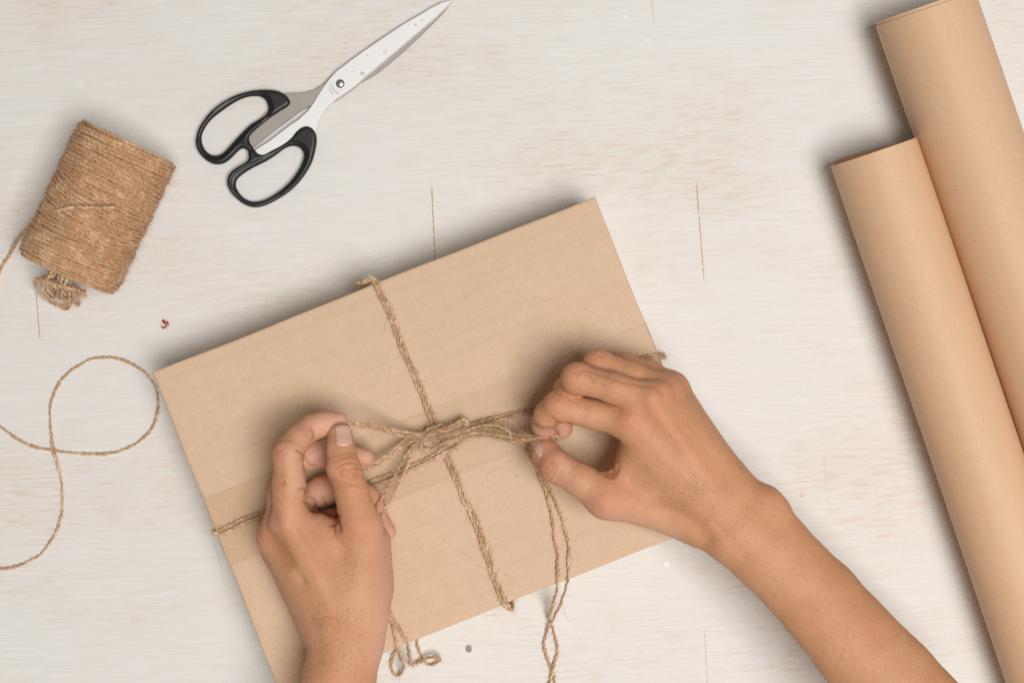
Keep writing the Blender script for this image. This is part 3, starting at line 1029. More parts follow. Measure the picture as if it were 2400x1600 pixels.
def pair(center, off, wob=0.0):
    """two strands lying side by side along a pixel centre line"""
    c = np.array(center, float)
    d = np.gradient(c[:, :2], axis=0); d /= np.linalg.norm(d, axis=1)[:, None]
    n = np.stack([-d[:, 1], d[:, 0]], 1)
    res = []
    for s in (-1, 1):
        q = c.copy()
        w = off * s * (1 + wob * np.sin(np.arange(len(c)) * 1.3 + s))
        q[:, :2] += n * w[:, None]
        q[:, 2] += 0.25 * s
        res.append([tuple(x) for x in q])
    return res


def down_side(px, py, outward, z_list, out=1.3, slide=0.0, along=None):
    """points that carry a strand over the box edge and down its side"""
    e = P(px, py, ZB)
    res = []
    for k, z in enumerate(z_list):
        w = e.copy(); w[:2] += outward * out
        if along is not None: w[:2] += along * slide * (k + 1) / len(z_list)
        w[2] = z
        res.append(w)
    return res


vt = pair([(880, 659, ZT), (890, 682, ZT), (902, 708, ZT), (923, 757, ZT), (943, 812, ZT), (976, 887, ZT), (1000, 945, ZT), (1013, 985, ZT + .6), (1025, 1015, ZT + 1)], 4.4, .22)
vb = pair([(1028, 1020, ZT + 1), (1040, 1052, ZT), (1060, 1099, ZT), (1081, 1150, ZT), (1098, 1188, ZT), (1116, 1226, ZT), (1139, 1288, ZT), (1154, 1343, ZT), (1169.5, 1384, ZT), (1188, 1418, ZT)], 4.4, .22)
up_n, dn_n, lf_n, rt_n = -uy, uy, -ux, ux
L1 = []
for k, s in enumerate(vt):
    head = down_side(848 - 10 * k, 668 + 4 * k, up_n, [2, 12, 24, 33, 39], 1.4 + 1.3 * k)
    side = [P(852 + 10 * k, 659 - 2 * k, 43), P(866 + 6 * k, 650, 46.3)]
    L1.append(head + side + [P(*q) for q in s])
for k, s in enumerate(vb):
    tail = down_side(1193 + 6 * k, 1423 - 2 * k, dn_n, [ZB - 1, ZB - 6, 25, 10, 2], 1.3)
    L1.append([P(*q) for q in s] + tail)
strands('wrap', L1, 1.7, 3.0, (1.5, 5))
hl = pair([(516, 1243, ZT), (545, 1231, ZT), (597, 1211, ZT), (680, 1190, ZT), (770, 1165, ZT), (855, 1135, ZT), (902, 1120, ZT), (953, 1101, ZT), (1004, 1076, ZT), (1037, 1056, ZT + 1), (1070, 1037, ZT + 2)], 4.6, .35)
hr = pair([(1075, 1012, ZT + 4), (1106, 1000, ZT + 3), (1157, 984, ZT + 1.5), (1208, 970, ZT), (1249, 956, ZT), (1275, 944, ZT), (1380, 893, ZT), (1460, 857, ZT), (1497, 844, ZT), (1543, 832, ZT)], 4.0, .3)
L2 = []
for k, s in enumerate(hl):
    L2.append(down_side(507 - 0 * k, 1249 - 7 * k, lf_n, [2, 12, 25, ZB - 5, ZB - .5], 1.5 + .8 * k) + [P(*q) for q in s])
for k, s in enumerate(hr):
    L2.append([P(*q) for q in s] + down_side(1549, 832 + 8 * k, rt_n, [ZB - .5, ZB - 5, 25, 12, 2], 1.4 + .7 * k))
strands('wrap', L2, 1.75, 3.2, (1.5, 6))
# knot
kz = ZB
knot = [zk([(230, 660, kz + 4), (275, 540, kz + 6.5), (350, 430, kz + 8), (470, 340, kz + 8.5), (600, 290, kz + 7), (720, 290, kz + 4), (800, 340, kz + 2)]),
        zk([(260, 600, kz + 5), (330, 500, kz + 8), (450, 420, kz + 9.5), (600, 370, kz + 10), (790, 320, kz + 10.5), (950, 240, kz + 10), (1060, 190, kz + 8.5), (1140, 220, kz + 6.5), (1150, 300, kz + 5), (1070, 380, kz + 4), (920, 450, kz + 3), (740, 530, kz + 3)]),
        zk([(290, 640, kz + 5), (330, 550, kz + 8), (430, 480, kz + 10), (580, 430, kz + 11), (760, 380, kz + 11), (920, 310, kz + 10), (1040, 250, kz + 8.5), (1110, 280, kz + 6), (1080, 350, kz + 4.5)]),
        zk([(620, 580, kz + 3), (480, 570, kz + 5), (360, 570, kz + 7), (290, 620, kz + 8), (300, 700, kz + 7.5), (380, 735, kz + 6.5), (500, 705, kz + 6), (640, 640, kz + 6.5), (780, 590, kz + 7), (900, 545, kz + 7.5), (1010, 490, kz + 8), (1110, 440, kz + 8)]),
        zk([(700, 600, kz + 4), (560, 640, kz + 5), (430, 650, kz + 6.5), (360, 620, kz + 8), (400, 560, kz + 9), (540, 510, kz + 10), (700, 470, kz + 10), (880, 420, kz + 9.5), (1040, 370, kz + 8), (1150, 320, kz + 6)]),
        zk([(640, 720, kz + 1.5), (740, 660, kz + 4), (860, 590, kz + 5.5), (980, 530, kz + 5.5), (1060, 500, kz + 4), (1030, 570, kz + 2), (940, 660, kz + 1.5), (820, 740, kz + 1.2)]),
        zk([(420, 600, kz + 9), (520, 550, kz + 10.5), (680, 510, kz + 10.5), (860, 460, kz + 10), (1020, 410, kz + 9), (1180, 360, kz + 7), (1330, 320, kz + 5)])]
strands('knot', knot, 1.95, 6.0, (2.5, 8))
# loop pulled by the right hand
ZR = 75.0
rl = [z5([(960, 540, kz + 6), (1080, 490, kz + 8), (1180, 455, kz + 9), (1300, 440, kz + 11), (1420, 462, kz + 14), (1550, 488, kz + 19), (1660, 498, kz + 24), (1745, 500, ZR - 2), (1800, 492, ZR + .5), (1860, 478, ZR + 1.0), (1930, 468, ZR + 1), (1985, 478, ZR - 1), (1990, 500, ZR - 4), (1940, 520, ZR - 8)]),
      z5([(980, 550, kz + 5), (1100, 500, kz + 7), (1200, 475, kz + 8), (1300, 476, kz + 10), (1400, 486, kz + 13), (1520, 512, kz + 18), (1640, 515, kz + 23), (1745, 508, ZR - 3), (1830, 500, ZR - 3)]),
      z5([(1050, 470, kz + 7), (1180, 410, kz + 8), (1320, 375, kz + 10), (1440, 378, kz + 13), (1520, 415, kz + 16), (1560, 450, kz + 18), (1640, 470, kz + 22), (1740, 478, ZR - 4), (1800, 485, ZR - 4)]),
      z5([(1100, 480, kz + 6), (1220, 430, kz + 8), (1350, 410, kz + 10), (1470, 440, kz + 13), (1580, 470, kz + 17), (1700, 492, kz + 23), (1760, 497, ZR - 3)])]
strands('pulled_loop', rl, 1.85, 4.0, (2, 8))
# loops pulled by the left hand
ll = [z5([(760, 480, kz + 7), (690, 462, kz + 9), (600, 448, kz + 13), (500, 425, kz + 18), (400, 400, kz + 23), (300, 382, kz + 28), (180, 366, kz + 33), (80, 355, kz + 36), (20, 352, kz + 37)]),
      z5([(760, 500, kz + 6), (680, 480, kz + 8), (580, 475, kz + 12), (480, 455, kz + 17), (390, 425, kz + 22), (300, 402, kz + 27), (180, 378, kz + 32), (80, 362, kz + 35), (20, 356, kz + 36)]),
      z5([(740, 470, kz + 8), (660, 445, kz + 11), (560, 435, kz + 14), (460, 422, kz + 19), (350, 400, kz + 24)]),
      z5([(740, 470, kz + 5), (660, 492, kz + 7), (580, 515, kz + 9), (490, 590, kz + 11), (390, 672, kz + 14), (290, 735, kz + 17), (190, 768, kz + 20), (110, 780, kz + 20)]),
      z5([(740, 490, kz + 4), (660, 520, kz + 6), (590, 550, kz + 8), (500, 615, kz + 10), (420, 690, kz + 13), (320, 745, kz + 16), (200, 780, kz + 19), (110, 790, kz + 19)]),
      z5([(740, 500, kz + 6), (680, 550, kz + 7), (620, 612, kz + 8), (560, 712, kz + 9), (500, 822, kz + 11), (440, 905, kz + 13), (382, 1030, kz + 17), (335, 1110, kz + 19.5), (312, 1160, kz + 18), (330, 1185, kz + 12)]),
      z5([(750, 520, kz + 5), (690, 570, kz + 6), (642, 645, kz + 7), (600, 762, kz + 8), (535, 882, kz + 10), (480, 1002, kz + 12), (420, 1112, kz + 14), (370, 1200, kz + 15), (350, 1225, kz + 12)])]
strands('pulled_loop', ll, 1.7, 3.0, (1.5, 6))
# tails
rt = [z5([(1560, 490, kz + 17), (1620, 520, kz + 15), (1680, 590, kz + 12), (1740, 680, kz + 9), (1800, 775, kz + 6), (1845, 900, kz + 3), (1900, 1060, kz + 1.6), (1940, 1260, kz + 1.2), (1962, 1440, kz + 1.2), (1988, 1560, kz + 1.2)]) +
      zl([(1905, 80, kz + 1.2), (1910, 200, kz + 1.2), (1905, 280, kz + .6), (1893, 340, kz - 7), (1862, 460, 17), (1830, 580, 4.5), (1850, 640, 1.2), (1890, 760, 1.1), (1905, 880, 1.1), (1880, 980, 1.1), (1860, 1070, 2.8), (1830, 1176, 1.1), (1790, 1300, 1.1)]),
      z5([(1620, 500, kz + 18), (1680, 555, kz + 14), (1780, 715, kz + 8), (1870, 900, kz + 4), (1950, 1030, kz + 2), (2010, 1200, kz + 1.2), (2060, 1360, kz + 1.2), (2088, 1500, kz + 1.2)]) +
      zl([(2012, 60, kz + 1.2), (2004, 200, kz + 1.2), (1995, 250, kz + .4), (1970, 340, kz - 8), (1920, 480, 18), (1870, 580, 8), (1820, 680, 2.6), (1785, 800, 1.1), (1800, 920, 1.1), (1840, 1030, 1.1), (1870, 1090, 1.1), (1880, 1176, 1.1), (1900, 1300, 1.1)])]
strands('loose_tail', rt, 1.7, 2.0, (1.5, 6))
lt = [zl([(250, 250, kz + 2), (300, 400, kz + 1.2), (352, 530, kz + 1.2), (398, 680, kz + 1.2), (430, 830, kz + .8), (446, 890, kz - 5), (475, 960, 26), (492, 1020, 15), (470, 1082, 5), (430, 1105, 1.2), (390, 1060, 1.1), (380, 980, 1.1), (397, 915, 1.1), (440, 850, 1.1)]),
      zl([(260, 250, kz + 1.5), (320, 420, kz + 1.2), (378, 550, kz + 1.2), (450, 680, kz + 1.2), (520, 790, kz + .8), (535, 850, kz - 5), (548, 920, 26), (556, 1000, 9), (570, 1010, 4), (640, 980, 4), (720, 945, 7), (800, 933, 9), (828, 955, 7), (790, 992, 3), (730, 1005, 1.2), (680, 970, 1.2), (640, 900, 1.1), (622, 830, 1.1), (620, 760, 1.1)])]
strands('loose_tail', lt, 1.75, 3.0, (1.5, 6))
for ln in ([(1273, 1413, 1), (1278, 1409, 3), (1284, 1410, 3), (1290, 1414, 8)], [(1323, 1420, 4), (1326, 1440, 1), (1332, 1452, .4), (1343, 1459, .3)], [(1160, 1437, .6), (1162, 1446, .4), (1168, 1455, .3)], [(1196, 1428, 30), (1203, 1438, 10), (1212, 1440, 2)],
           [(503, 1262, 30), (508, 1290, 8), (518, 1325, .6), (526, 1368, .3), (531, 1369, .3)], [(516, 1262, 20), (520, 1285, 4), (524, 1304, .4)], [(1076, 1292, ZB + .4), (1095, 1302, ZB + .4), (1115, 1318, ZB + .4), (1138, 1334, ZB + 1)], [(1139, 1113, ZB + .5), (1160, 1102, ZB + .6), (1184, 1046 + 48, ZB + .5)],
           [(908, 921, ZB + .3), (907, 926, ZB + .4), (913, 926, ZB + .3)], [(789, 886, ZB + .3), (787, 893, ZB + .4), (790, 898, ZB + .3)], [(901, 775, ZB + .5), (903, 765, ZB + 1), (909, 742, ZB + 2)], [(1320, 972, ZB + .3), (1334, 969, ZB + .5), (1345, 972, ZB + .3)]):
    fz.tube(catmull([P(*q) for q in ln], 1.2), 0.07, 3)
tag(fz.build('loose_fibres', M_FUZZ, tied), kind='stuff')


# ================================================================== hands
class HandShape:
    def __init__(self):
        self.palm, self.fingers, self.cuts = [], [], []
        self.kp, self.kf = 9.0, 3.0

    def sdf(self, X):
        pd = None
        for pr in self.palm:
            d = cone(X, *pr[:4], flat=pr[4] if len(pr) > 4 else None)
            k = pr[5] if len(pr) > 5 else self.kp
            pd = d if pd is None else smin(pd, d, k)
        tot = pd
        for (prims, nprox, kweb) in self.fingers:
            ch = None; px = None
            for i, pr in enumerate(prims):
                d = cone(X, *pr[:4], flat=pr[4] if len(pr) > 4 else None)
                ch = d if ch is None else smin(ch, d, self.kf)
                if i < nprox: px = d if px is None else smin(px, d, self.kf)
            tot = np.minimum(tot, np.minimum(ch, smin(pd, px, kweb)))
        return tot


def C3(a, b, ra, rb, flat=None, k=None):
    t = [P(*a), P(*b), ra, rb, flat]
    if k is not None: t.append(k)
    return tuple(t)


def chain(pts, nprox=1, kweb=6.0, flat=None):
    """pts: (px,py,z,r) joints"""
    return ([C3(p[:3], q[:3], p[3], q[3], flat) for p, q in zip(pts[:-1], pts[1:])], nprox, kweb)


def build_hand(label, hs, lo, hi, h, creases, bulges, pinks, nails, hairs, flush, seed):
    V, Q = extract(hs.sdf, lo, hi, h, B=8, margin=6.0)
    V = laplace(V, Q, 3, 0.5)
    def grad(X):
        e = 0.6
        g = np.stack([hs.sdf(X + np.eye(3)[k] * e) - hs.sdf(X - np.eye(3)[k] * e) for k in range(3)], 1)
        return g / (np.linalg.norm(g, axis=1)[:, None] + 1e-9)
    N = grad(V)
    px = to_px(V)
    top = np.clip((N[:, 2] + 0.25) / 0.35, 0, 1)
    disp = 0.08 * vnoise(V, 0.45, seed) + 0.04 * vnoise(V, 1.5, seed + 1)
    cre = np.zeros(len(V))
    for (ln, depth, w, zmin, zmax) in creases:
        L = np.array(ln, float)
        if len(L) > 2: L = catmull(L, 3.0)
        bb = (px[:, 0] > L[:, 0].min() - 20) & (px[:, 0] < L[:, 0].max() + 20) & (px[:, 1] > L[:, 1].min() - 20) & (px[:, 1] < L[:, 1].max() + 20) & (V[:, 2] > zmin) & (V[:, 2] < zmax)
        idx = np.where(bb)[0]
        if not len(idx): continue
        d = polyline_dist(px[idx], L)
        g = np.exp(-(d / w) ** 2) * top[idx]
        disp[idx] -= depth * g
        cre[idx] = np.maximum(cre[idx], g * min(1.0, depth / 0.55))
    for (ln, hgt, w, zmin) in bulges:
        L = np.array(ln, float)
        if len(L) == 1: L = np.vstack([L, L + 0.1])
        d = polyline_dist(px, L)
        disp += hgt * np.exp(-(d / w) ** 2) * top * (V[:, 2] > zmin)
    pk = np.zeros(len(V))
    for (ln, w, amt, zmin, zmax) in pinks:
        L = np.array(ln, float)
        if len(L) == 1: L = np.vstack([L, L + 0.1])
        d = polyline_dist(px, L)
        pk = np.maximum(pk, amt * np.exp(-(d / w) ** 2) * ((V[:, 2] > zmin) & (V[:, 2] < zmax)))
    pk = np.maximum(pk, 0.35 * np.clip(-N[:, 2] - 0.3, 0, 1) * (V[:, 2] < 68))
    V2 = V + N * disp[:, None]
    o = mesh_obj('hand', V2, Q, M_SKIN)
    fl = np.zeros(len(V))
    for (x_, y_, w_) in flush:
        fl = np.maximum(fl, np.exp(-((px[:, 0] - x_) ** 2 + (px[:, 1] - y_) ** 2) / w_ ** 2) * top)
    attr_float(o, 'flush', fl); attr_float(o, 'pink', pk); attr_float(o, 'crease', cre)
    tag(o, label, 'hand')
    cp = np.array([0, 0, H * 1000.0])
    def ray(pts):
        T = np.array([P(x, y, 0.0) for x, y in pts])
        d = T - cp; d /= np.linalg.norm(d, axis=1)[:, None]
        t = np.full(len(T), 740.0)
        for _ in range(140):
            X = cp + d * t[:, None]
            t += np.clip(hs.sdf(X), -2, 6) * 0.7
        return cp + d * t[:, None]
    for (quad, lift, tipfrac, nmat) in nails:
        # quad: base-left, base-right, tip-right, tip-left in photograph pixels
        bl, br, tr, tl_ = [np.array(q, float) for q in quad]
        nu, nv = 19, 25
        grid = []
        for j in range(nv):
            v = j / (nv - 1)
            for i in range(nu):
                u = i / (nu - 1)
                p = (bl * (1 - u) + br * u) * (1 - v) + (tl_ * (1 - u) + tr * u) * v
                # rounded base
                c = (2 * u - 1)
                p = p + (tr + tl_ - bl - br) / 2 * (0.14 * c * c * max(0, 1 - v * 3.0) - 0.05 * c * c * max(0, v * 4 - 3))
                grid.append(p)
        W = ray(np.array(grid)); Ng = grad(W)
        U = np.tile(np.linspace(-1, 1, nu), nv); Vv = np.repeat(np.linspace(0, 1, nv), nu)
        edge = np.minimum(1 - np.abs(U), np.minimum(Vv * 1.2, 1))
        L = lift * np.clip(edge / 0.10, -0.6, 1.0) + 0.25 * lift * (1 - U * U)
        L = np.where(edge < 0.015, -0.25, L)
        W = W + Ng * L[:, None]
        Fq = np.array([(j * nu + i, j * nu + i + 1, (j + 1) * nu + i + 1, (j + 1) * nu + i) for j in range(nv - 1) for i in range(nu - 1)])
        a, b, c = W[Fq[0, 0]], W[Fq[0, 1]], W[Fq[0, 3]]
        if np.cross(b - a, c - a) @ Ng[Fq[0, 0]] < 0: Fq = Fq[:, ::-1]
        nail = mesh_obj('fingernail', W, Fq, nmat, o)
        nail.data.materials.append(M_NAILTIP)
        nt = int((nv - 1) * (1 - tipfrac))
        mi = np.array([1 if (k // (nu - 1)) >= nt else 0 for k in range(len(Fq))], np.int32)
        nail.data.polygons.foreach_set('material_index', mi)
        sm = nail.modifiers.new('thickness', 'SOLIDIFY'); sm.thickness = 0.0004; sm.offset = -1
    # short dark hairs
    r = np.random.default_rng(seed)
    hb = Tubes()
    for (poly, n, dirpx, ln) in hairs:
        poly = np.array(poly, float)
        lo2, hi2 = poly.min(0), poly.max(0)
        a_ = hi2 - lo2
        dens = math.sqrt(a_[0] * a_[1] * 0.62 / n)
        gx, gy = np.meshgrid(np.arange(lo2[0], hi2[0], dens), np.arange(lo2[1], hi2[1], dens))
        pts = np.stack([gx.ravel(), gy.ravel()], 1) + r.normal(0, dens * 0.28, (gx.size, 2))
        sd_ = poly_sdf(pts, poly)
        pts = pts[sd_ < -r.uniform(0, 14, len(pts))]
        W = ray(pts); Ng = grad(W)
        for w, ng in zip(W, Ng):
            d = np.array([dirpx[0], -dirpx[1], 0.0]) + r.normal(0, 0.25, 3)
            d = d - ng * (d @ ng); d /= np.linalg.norm(d)
            L = r.uniform(*ln)
            t = np.linspace(0, 1, 3)[:, None]
            K = w - ng * 0.1 + d * L * t + ng * (0.35 * L * t - 0.15 * L * t * t)
            hb.tube(K, np.array([0.045, 0.04, 0.02]), 3)
    if hb.n:
        ho = hb.build('fine_hair', M_HAIR, o)
        tag(ho, kind='stuff')
    return o


# ---- left hand (seen from the thumb side)
LH = HandShape()
LH.palm = [
    C3((772, 1850, 92), (793, 1600, 83), 23.0, 20.0),
    C3((793, 1600, 83), (812, 1500, 80), 20.0, 20.6, None, 3),   # wrist
    C3((812, 1500, 80), (812, 1470, 80), 20.6, 20.6, None, 3),
    C3((775, 1440, 86), (680, 1228, 88), 12.0, 10.5, None, 9),     # index metacarpal
    C3((762, 1450, 78), (646, 1262, 79), 12.0, 9.6),             # middle
    C3((752, 1462, 70), (657, 1292, 66), 12.0, 9.5),             # ring
    C3((756, 1470, 62), (682, 1322, 57), 11.0, 8.5),             # little
    C3((852, 1432, 86), (846, 1240, 88), 13.5, 10.5, None, 10),  # thumb metacarpal
    C3((872, 1270, 74), (872, 1370, 76), 10.5, 12.0, None, 10),  # ball of the thumb
    C3((742, 1240, 82), (790, 1262, 83), 9.0, 9.5, None, 7),     # web of the thumb
    C3((760, 1300, 80), (810, 1390, 82), 15.0, 18.0, None, 10),
]
LH.fingers = [
    chain([(677, 1214, 88, 10.3), (678, 1130, 93, 8.7), (675, 1060, 95, 8.1), (697, 1028, 90, 7.0), (724, 1004, 84, 6.9), (757, 993, 82, 6.6), (794, 986, 80, 4.9)], 2, 5.0),
    chain([(842, 1226, 91, 11.5), (823, 1150, 94, 8.9), (805, 1096, 94, 8.9), (799, 1055, 90, 7.6), (797, 1020, 86, 6.9)], 2, 7.0),
    chain([(648, 1258, 79, 9.6), (664, 1160, 74, 8.2), (678, 1090, 70, 8.0), (730, 1066, 67, 7.2), (770, 1062, 66, 7.2), (855, 1072, 63, 5.4)], 1, 5.0),
    chain([(657, 1290, 66, 9.2), (700, 1180, 58, 8.2), (755, 1148, 58, 7.9), (810, 1140, 59, 7.4), (860, 1165, 58, 6.9), (884, 1192, 56, 5.6)], 1, 5.0),
    chain([(682, 1320, 57, 8.0), (735, 1225, 54, 7.4), (840, 1205, 54, 6.6), (885, 1222, 53.5, 6.2), (909, 1246, 53, 4.8)], 1, 5.0),
]


def zl1(pts): return [(x / 3.92 + 560, y / 3.92 + 920) for x, y in pts]
def zl2(pts): return [(x / 3.92 + 560, y / 3.92 + 1200) for x, y in pts]


creL = []
for ln, dp, w in ((([(900, 690), (950, 655), (1010, 640), (1070, 650), (1100, 680)]), .5, 3.0), (([(930, 715), (980, 700), (1010, 720), (1050, 695), (1105, 700)]), .6, 3.0),
                  (([(920, 740), (980, 760), (1040, 740), (1100, 750)]), .5, 3.0), (([(930, 770), (1000, 785), (1080, 770)]), .35, 3.0), (([(940, 600), (1010, 585), (1070, 600)]), .3, 3.0),
                  (([(950, 560), (1010, 548), (1060, 555)]), .22, 2.6), (([(900, 860), (1000, 840), (1100, 850)]), .2, 3.5), (([(860, 800), (930, 815), (1010, 820)]), .22, 3.5),
                  (([(320, 500), (350, 460), (420, 430), (480, 440)]), .35, 3), (([(318, 530), (360, 545), (410, 520)]), .4, 3), (([(325, 560), (380, 580), (440, 555)]), .35, 3), (([(320, 600), (380, 610), (420, 600)]), .25, 3),
                  (([(540, 530), (585, 560), (600, 590)]), .7, 3.5), (([(560, 620), (600, 600)]), .3, 3), (([(660, 320), (690, 370), (690, 420)]), .7, 3.5), (([(560, 250), (600, 230)]), .25, 3), (([(600, 690), (625, 740), (620, 800)]), .4, 3),
                  (([(560, 890), (600, 880), (640, 950)]), .6, 4), (([(640, 950), (690, 1000), (710, 1060)]), .7, 4), (([(600, 1000), (660, 1040), (710, 1065)]), .5, 3.5), (([(710, 1060), (790, 1090), (840, 1140)]), .6, 4),
                  (([(850, 1210), (890, 1170), (905, 1130)]), 1.1, 5), (([(915, 1270), (905, 1200), (890, 1140)]), 1.0, 4), (([(880, 1290), (870, 1220), (850, 1180)]), .6, 3.5), (([(940, 1270), (930, 1210), (915, 1170)]), .4, 3.5),
                  (([(620, 610), (650, 660), (690, 670)]), .5, 3), (([(760, 960), (790, 1010), (800, 1050)]), .4, 3.5)):
    creL.append((zl1(ln), dp, w, 48, 130))
creL += [(zl2([(640, 960), (720, 985), (820, 960), (900, 990)]), .25, 5, 60, 130), (zl2([(650, 1010), (760, 1040), (900, 1020)]), .2, 5, 60, 130), (zl2([(310, 240), (380, 330), (470, 480)]), .5, 14, 70, 130)]
# faint transverse skin lines on the thumb and along the back of the index finger
rr_ = np.random.default_rng(5)
for k in range(26):
    y = 800 + k * 14 + rr_.uniform(-5, 5)
    x0 = 850 + (y - 800) * 0.25 + rr_.uniform(-10, 60)
    creL.append((zl1([(x0, y), (x0 + rr_.uniform(50, 110), y + rr_.uniform(-12, 6)), (x0 + rr_.uniform(130, 200), y + rr_.uniform(-8, 18))]), .13, 2.4, 80, 130))
for k in range(22):
    y = 600 + k * 26 + rr_.uniform(-8, 8)
    creL.append((zl1([(325, y), (370, y + rr_.uniform(5, 30)), (410 + rr_.uniform(-20, 40), y + rr_.uniform(0, 50))]), .14, 2.6, 80, 130))
bulL = [([(663, 1230)], .8, 22, 75), ([(842, 1232)], 1.0, 26, 80), ([(690, 1245), (735, 1330), (770, 1420)], .7, 12, 80), ([(634, 1190), (648, 1245), (668, 1290), (690, 1330), (705, 1365)], -1.1, 15, 60), ([(705, 1365), (730, 1440), (745, 1540)], -1.0, 20, 60), ([(860, 1420), (850, 1480)], .4, 20, 80)]
pinkL = [(zl1([(700, 300), (950, 230)]), 34, .85, 60, 130), (zl1([(480, 600), (600, 450)]), 26, .5, 60, 130), (zl1([(560, 700), (560, 880)]), 26, .55, 60, 130), (zl1([(820, 450), (830, 700)]), 14, .6, 60, 130),
         (zl1([(640, 560), (800, 600), (1200, 600)]), 45, .85, 40, 76), (zl1([(700, 900), (860, 950), (1290, 1080)]), 45, .7, 40, 72), (zl1([(1320, 1200), (1400, 1310)]), 40, .8, 40, 66), (zl2([(1300, 150), (1400, 450), (1390, 700), (1300, 1300)]), 42, .7, 40, 130), (zl1([(500, 1150), (760, 1150)]), 30, .35, 60, 130), (zl2([(1100, 700), (1250, 850)]), 45, .3, 60, 130)]
nailL = [(zl1([(892, 500), (1052, 486), (1022, 296), (880, 304)]), .4, .0, M_NAIL)]
hairL = [(zl2([(700, 520), (1200, 180), (1260, 500), (1000, 760), (800, 720)]), 620, (0.1, 1.0), (0.5, 1.3)), (zl2([(720, 800), (1200, 800), (1180, 1500), (760, 1500)]), 90, (-0.3, 1.0), (1.5, 4.0)), (zl1([(360, 700), (450, 700), (450, 900), (360, 900)]), 60, (0.3, 1), (.8, 2.0))]
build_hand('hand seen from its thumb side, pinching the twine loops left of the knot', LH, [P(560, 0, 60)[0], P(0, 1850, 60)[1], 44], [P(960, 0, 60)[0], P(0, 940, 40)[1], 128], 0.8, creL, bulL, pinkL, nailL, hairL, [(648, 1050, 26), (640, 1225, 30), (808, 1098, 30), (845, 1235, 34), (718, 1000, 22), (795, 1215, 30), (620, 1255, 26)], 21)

# ---- right hand (seen from the back)
RH = HandShape()
fa = np.array([0.25, 0.2, 1.0])
RH.palm = [
    C3((2260, 1800, 94), (2085, 1600, 86), 31.0, 27.5, (fa, 0.9)),
    C3((2085, 1600, 86), (1921, 1408, 80), 27.6, 23.8, (fa, 0.9), 3),
    C3((1921, 1408, 80), (1801, 1285, 79), 23.8, 23.2, (fa, 0.88), 3),
    C3((1801, 1285, 79), (1735, 1228, 80), 23.2, 23.6, (fa, 0.82), 3),
    C3((1735, 1228, 80), (1690, 1188, 80), 23.4, 20.5, (fa, 0.82), 3),
    C3((1650, 1178, 85), (1478, 990, 95), 12.0, 10.0, None, 9),
    C3((1680, 1165, 86), (1530, 942, 101), 11.5, 9.8),
    C3((1705, 1150, 82), (1557, 918, 90), 11.0, 9.4),
    C3((1716, 1146, 76), (1574, 910, 75), 11.0, 9.0),
    C3((1610, 1208, 78), (1424, 1166, 84), 12.5, 10.6, None, 9),   # thumb metacarpal
    C3((1500, 1066, 82), (1620, 1150, 80), 13.0, 16.0, None, 9),   # first interosseous
    C3((1462, 1110, 82), (1510, 1120, 80), 7.0, 10.0, None, 8),    # web
    C3((1560, 1010, 78), (1690, 1160, 74), 14.0, 16.0, None, 9),
    C3((1560, 1170, 76), (1650, 1215, 76), 13.0, 15.0, None, 9),
    C3((1795, 1180, 83), (1808, 1194, 83), 9.5, 9.5, None, 8),     # ulna head
]
RH.fingers = [
    chain([(1477, 988, 95, 9.8), (1390, 970, 92.5, 7.9), (1309, 951, 91.5, 8.3), (1284, 972, 86, 7.4), (1277, 992, 76, 7.2), (1281, 1003, 66, 5.8)], 2, 5.0),
    chain([(1529, 940, 101, 9.8), (1440, 910, 103, 7.9), (1352, 886, 99.5, 8.2), (1330, 915, 84, 7.3), (1322, 948, 75, 7.0), (1317, 1004, 64, 6.0)], 2, 5.0),
    chain([(1557, 917, 90, 9.4), (1480, 884, 89, 8.2), (1402, 855, 86, 8.3), (1375, 890, 72, 7.2), (1372, 930, 61, 6.6), (1375, 955, 55, 5.6)], 2, 5.0),
    chain([(1574, 910, 75, 8.8), (1520, 876, 73, 7.4), (1464, 858, 70, 7.2), (1432, 890, 60, 6.5), (1425, 930, 53, 5.2)], 2, 4.5),
    chain([(1424, 1166, 84, 10.8), (1360, 1124, 85, 8.9), (1303, 1092, 83, 9.0), (1281, 1066, 77, 8.0), (1270, 1047, 71, 7.0)], 2, 7.0),
]


def zr(pts): return [(x / 3.136 + 1200, y / 3.136 + 800) for x, y in pts]


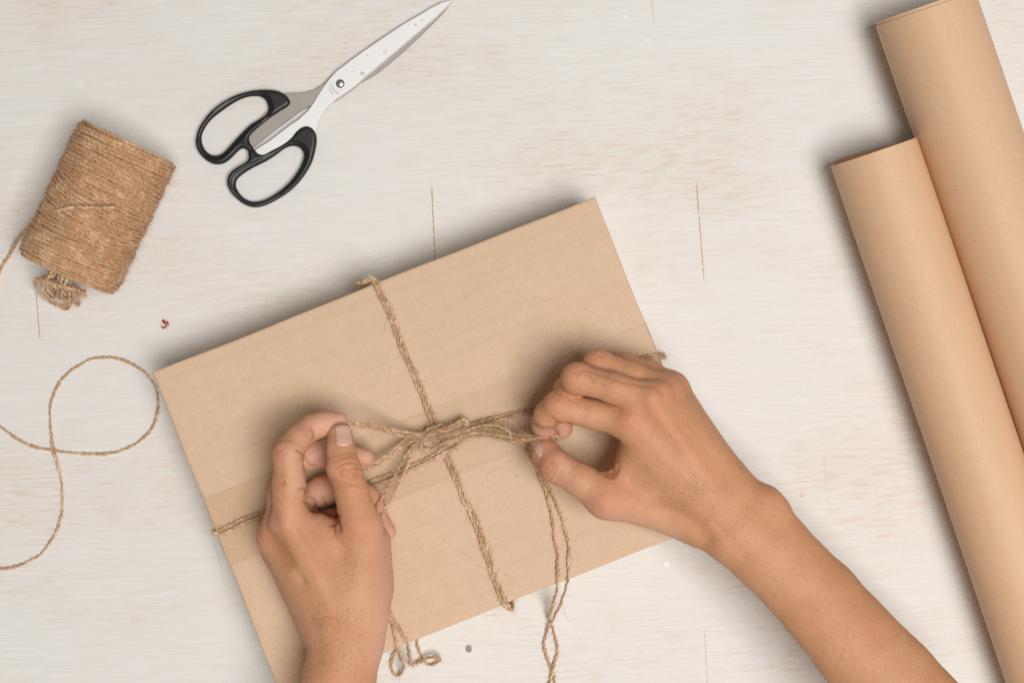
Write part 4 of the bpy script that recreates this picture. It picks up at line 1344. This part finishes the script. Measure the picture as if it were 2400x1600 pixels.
creR = []
for ln, dp, w in ((([(530, 205), (700, 262), (850, 305), (1050, 350), (1110, 390)]), .3, 4), (([(320, 440), (350, 390), (370, 350)]), .3, 3), (([(290, 420), (310, 390), (330, 370)]), .25, 3), (([(470, 260), (500, 225), (530, 210)]), .3, 3), (([(440, 240), (470, 220)]), .25, 3),  # first entry deepens the groove between fingers and paints its shade darker
                  (([(390, 380), (420, 420), (430, 470)]), .2, 3), (([(540, 240), (580, 260), (590, 300)]), .2, 3), (([(570, 210), (610, 230), (640, 260)]), .2, 3), (([(600, 130), (640, 110), (660, 105)]), .22, 3),
                  (([(240, 960), (280, 900), (300, 860)]), .3, 3), (([(250, 990), (290, 940), (310, 890)]), .4, 3), (([(275, 1020), (310, 970), (330, 910)]), .35, 3), (([(310, 1050), (340, 1000), (360, 950)]), .22, 3),
                  (([(150, 600), (220, 635), (320, 640)]), .6, 3.5), (([(320, 600), (325, 640), (330, 680)]), .8, 3.5), (([(290, 560), (330, 590), (350, 600)]), .5, 3),
                  (([(400, 600), (440, 610)]), .4, 3), (([(530, 640), (560, 650), (600, 690)]), .35, 3), (([(610, 690), (650, 700)]), .3, 3), (([(640, 720), (690, 745)]), .35, 3),
                  (([(690, 975), (730, 965), (760, 940)]), .6, 4.5), (([(700, 990), (740, 985), (780, 950)]), .4, 3.5), (([(735, 1000), (740, 960), (735, 900)]), .6, 3.5), (([(760, 1000), (770, 960), (780, 920)]), .4, 3.5), (([(700, 860), (740, 880), (780, 880)]), .3, 3),
                  (([(420, 850), (440, 880), (450, 930)]), .25, 3), (([(390, 800), (410, 850)]), .25, 3)):
    creR.append((zr(ln), dp, w, 55, 130))
for k in range(20):
    t = k / 19
    x0, y0 = 420 + t * 230, 900 + t * 190
    creR.append((zr([(x0 + 40 + rr_.uniform(-8, 8), y0 - 20), (x0 - 10, y0 + 70 + rr_.uniform(-8, 8)), (x0 - 60, y0 + 120)]), .12, 2.4, 70, 130))
for k in range(16):
    x0 = 560 + k * 14 + rr_.uniform(-5, 5)
    creR.append((zr([(x0, 640 + k * 9), (x0 + 25, 610 + k * 8), (x0 + 45, 570 + k * 8)]), .14, 2.4, 80, 130))


def zr4(pts): return [(x / 2.851 + 1500, y / 2.851 + 1050) for x, y in pts]


bulR = [([(1474, 982)], 1.9, 25, 80), ([(1528, 930)], 2.1, 25, 80), ([(1563, 904)], 1.4, 21, 75), ([(1535, 940), (1600, 1030), (1660, 1110)], .5, 16, 80), ([(1490, 1000), (1560, 1080), (1640, 1150)], .35, 12, 80), ([(1572, 915), (1650, 1010), (1710, 1090)], .3, 14, 75),
        ([(1505, 962), (1580, 1055)], -.8, 19, 80), ([(1556, 940), (1630, 1035), (1690, 1120)], -1.3, 27, 70), ([(1545, 1192), (1600, 1208), (1635, 1235), (1655, 1265)], -1.6, 19, 60), ([(1410, 1185)], .8, 26, 70), ([(1690, 1240), (1740, 1300)], -.5, 14, 60), ([(1620, 1140), (1660, 1190)], -.5, 22, 70), ([(1900, 1330), (2010, 1450)], .5, 30, 60)]
pinkR = [(zr([(160, 620), (300, 660), (360, 660)]), 26, .8, 40, 90), (zr([(200, 780), (330, 820), (420, 920)]), 26, .55, 40, 130), (zr([(480, 520), (620, 620)]), 20, .35, 60, 130), (zr([(620, 1240), (1000, 1370), (1200, 1400)]), 20, .55, 40, 120), (zr([(300, 980), (500, 1100)]), 34, .4, 40, 130),
         (zr([(600, 1220)]), 30, .4, 40, 130)]
nailR = [(zr([(200, 872), (230, 800), (196, 708), (134, 740)]), .14, .0, M_NAIL)]
hairR = [(zr([(800, 1000), (1000, 850), (1300, 900), (1500, 1080), (1300, 1250), (900, 1230)]), 900, (0.1, 1.0), (0.5, 1.2)), (zr([(420, 400), (620, 470), (560, 560), (420, 470)]), 70, (0.8, 0.7), (1.0, 2.4)), (zr([(540, 240), (760, 290), (720, 350), (560, 300)]), 70, (0.8, 0.6), (1.0, 2.6)),
         (zr4([(300, 200), (600, 250), (800, 400), (1500, 1100), (1700, 1500), (1300, 1500), (900, 1000), (450, 600)]), 260, (0.7, 0.75), (1.2, 3.2)), (zr4([(620, 60), (720, 160), (700, 220), (630, 150)]), 25, (0.3, -1.0), (2, 4.5))]
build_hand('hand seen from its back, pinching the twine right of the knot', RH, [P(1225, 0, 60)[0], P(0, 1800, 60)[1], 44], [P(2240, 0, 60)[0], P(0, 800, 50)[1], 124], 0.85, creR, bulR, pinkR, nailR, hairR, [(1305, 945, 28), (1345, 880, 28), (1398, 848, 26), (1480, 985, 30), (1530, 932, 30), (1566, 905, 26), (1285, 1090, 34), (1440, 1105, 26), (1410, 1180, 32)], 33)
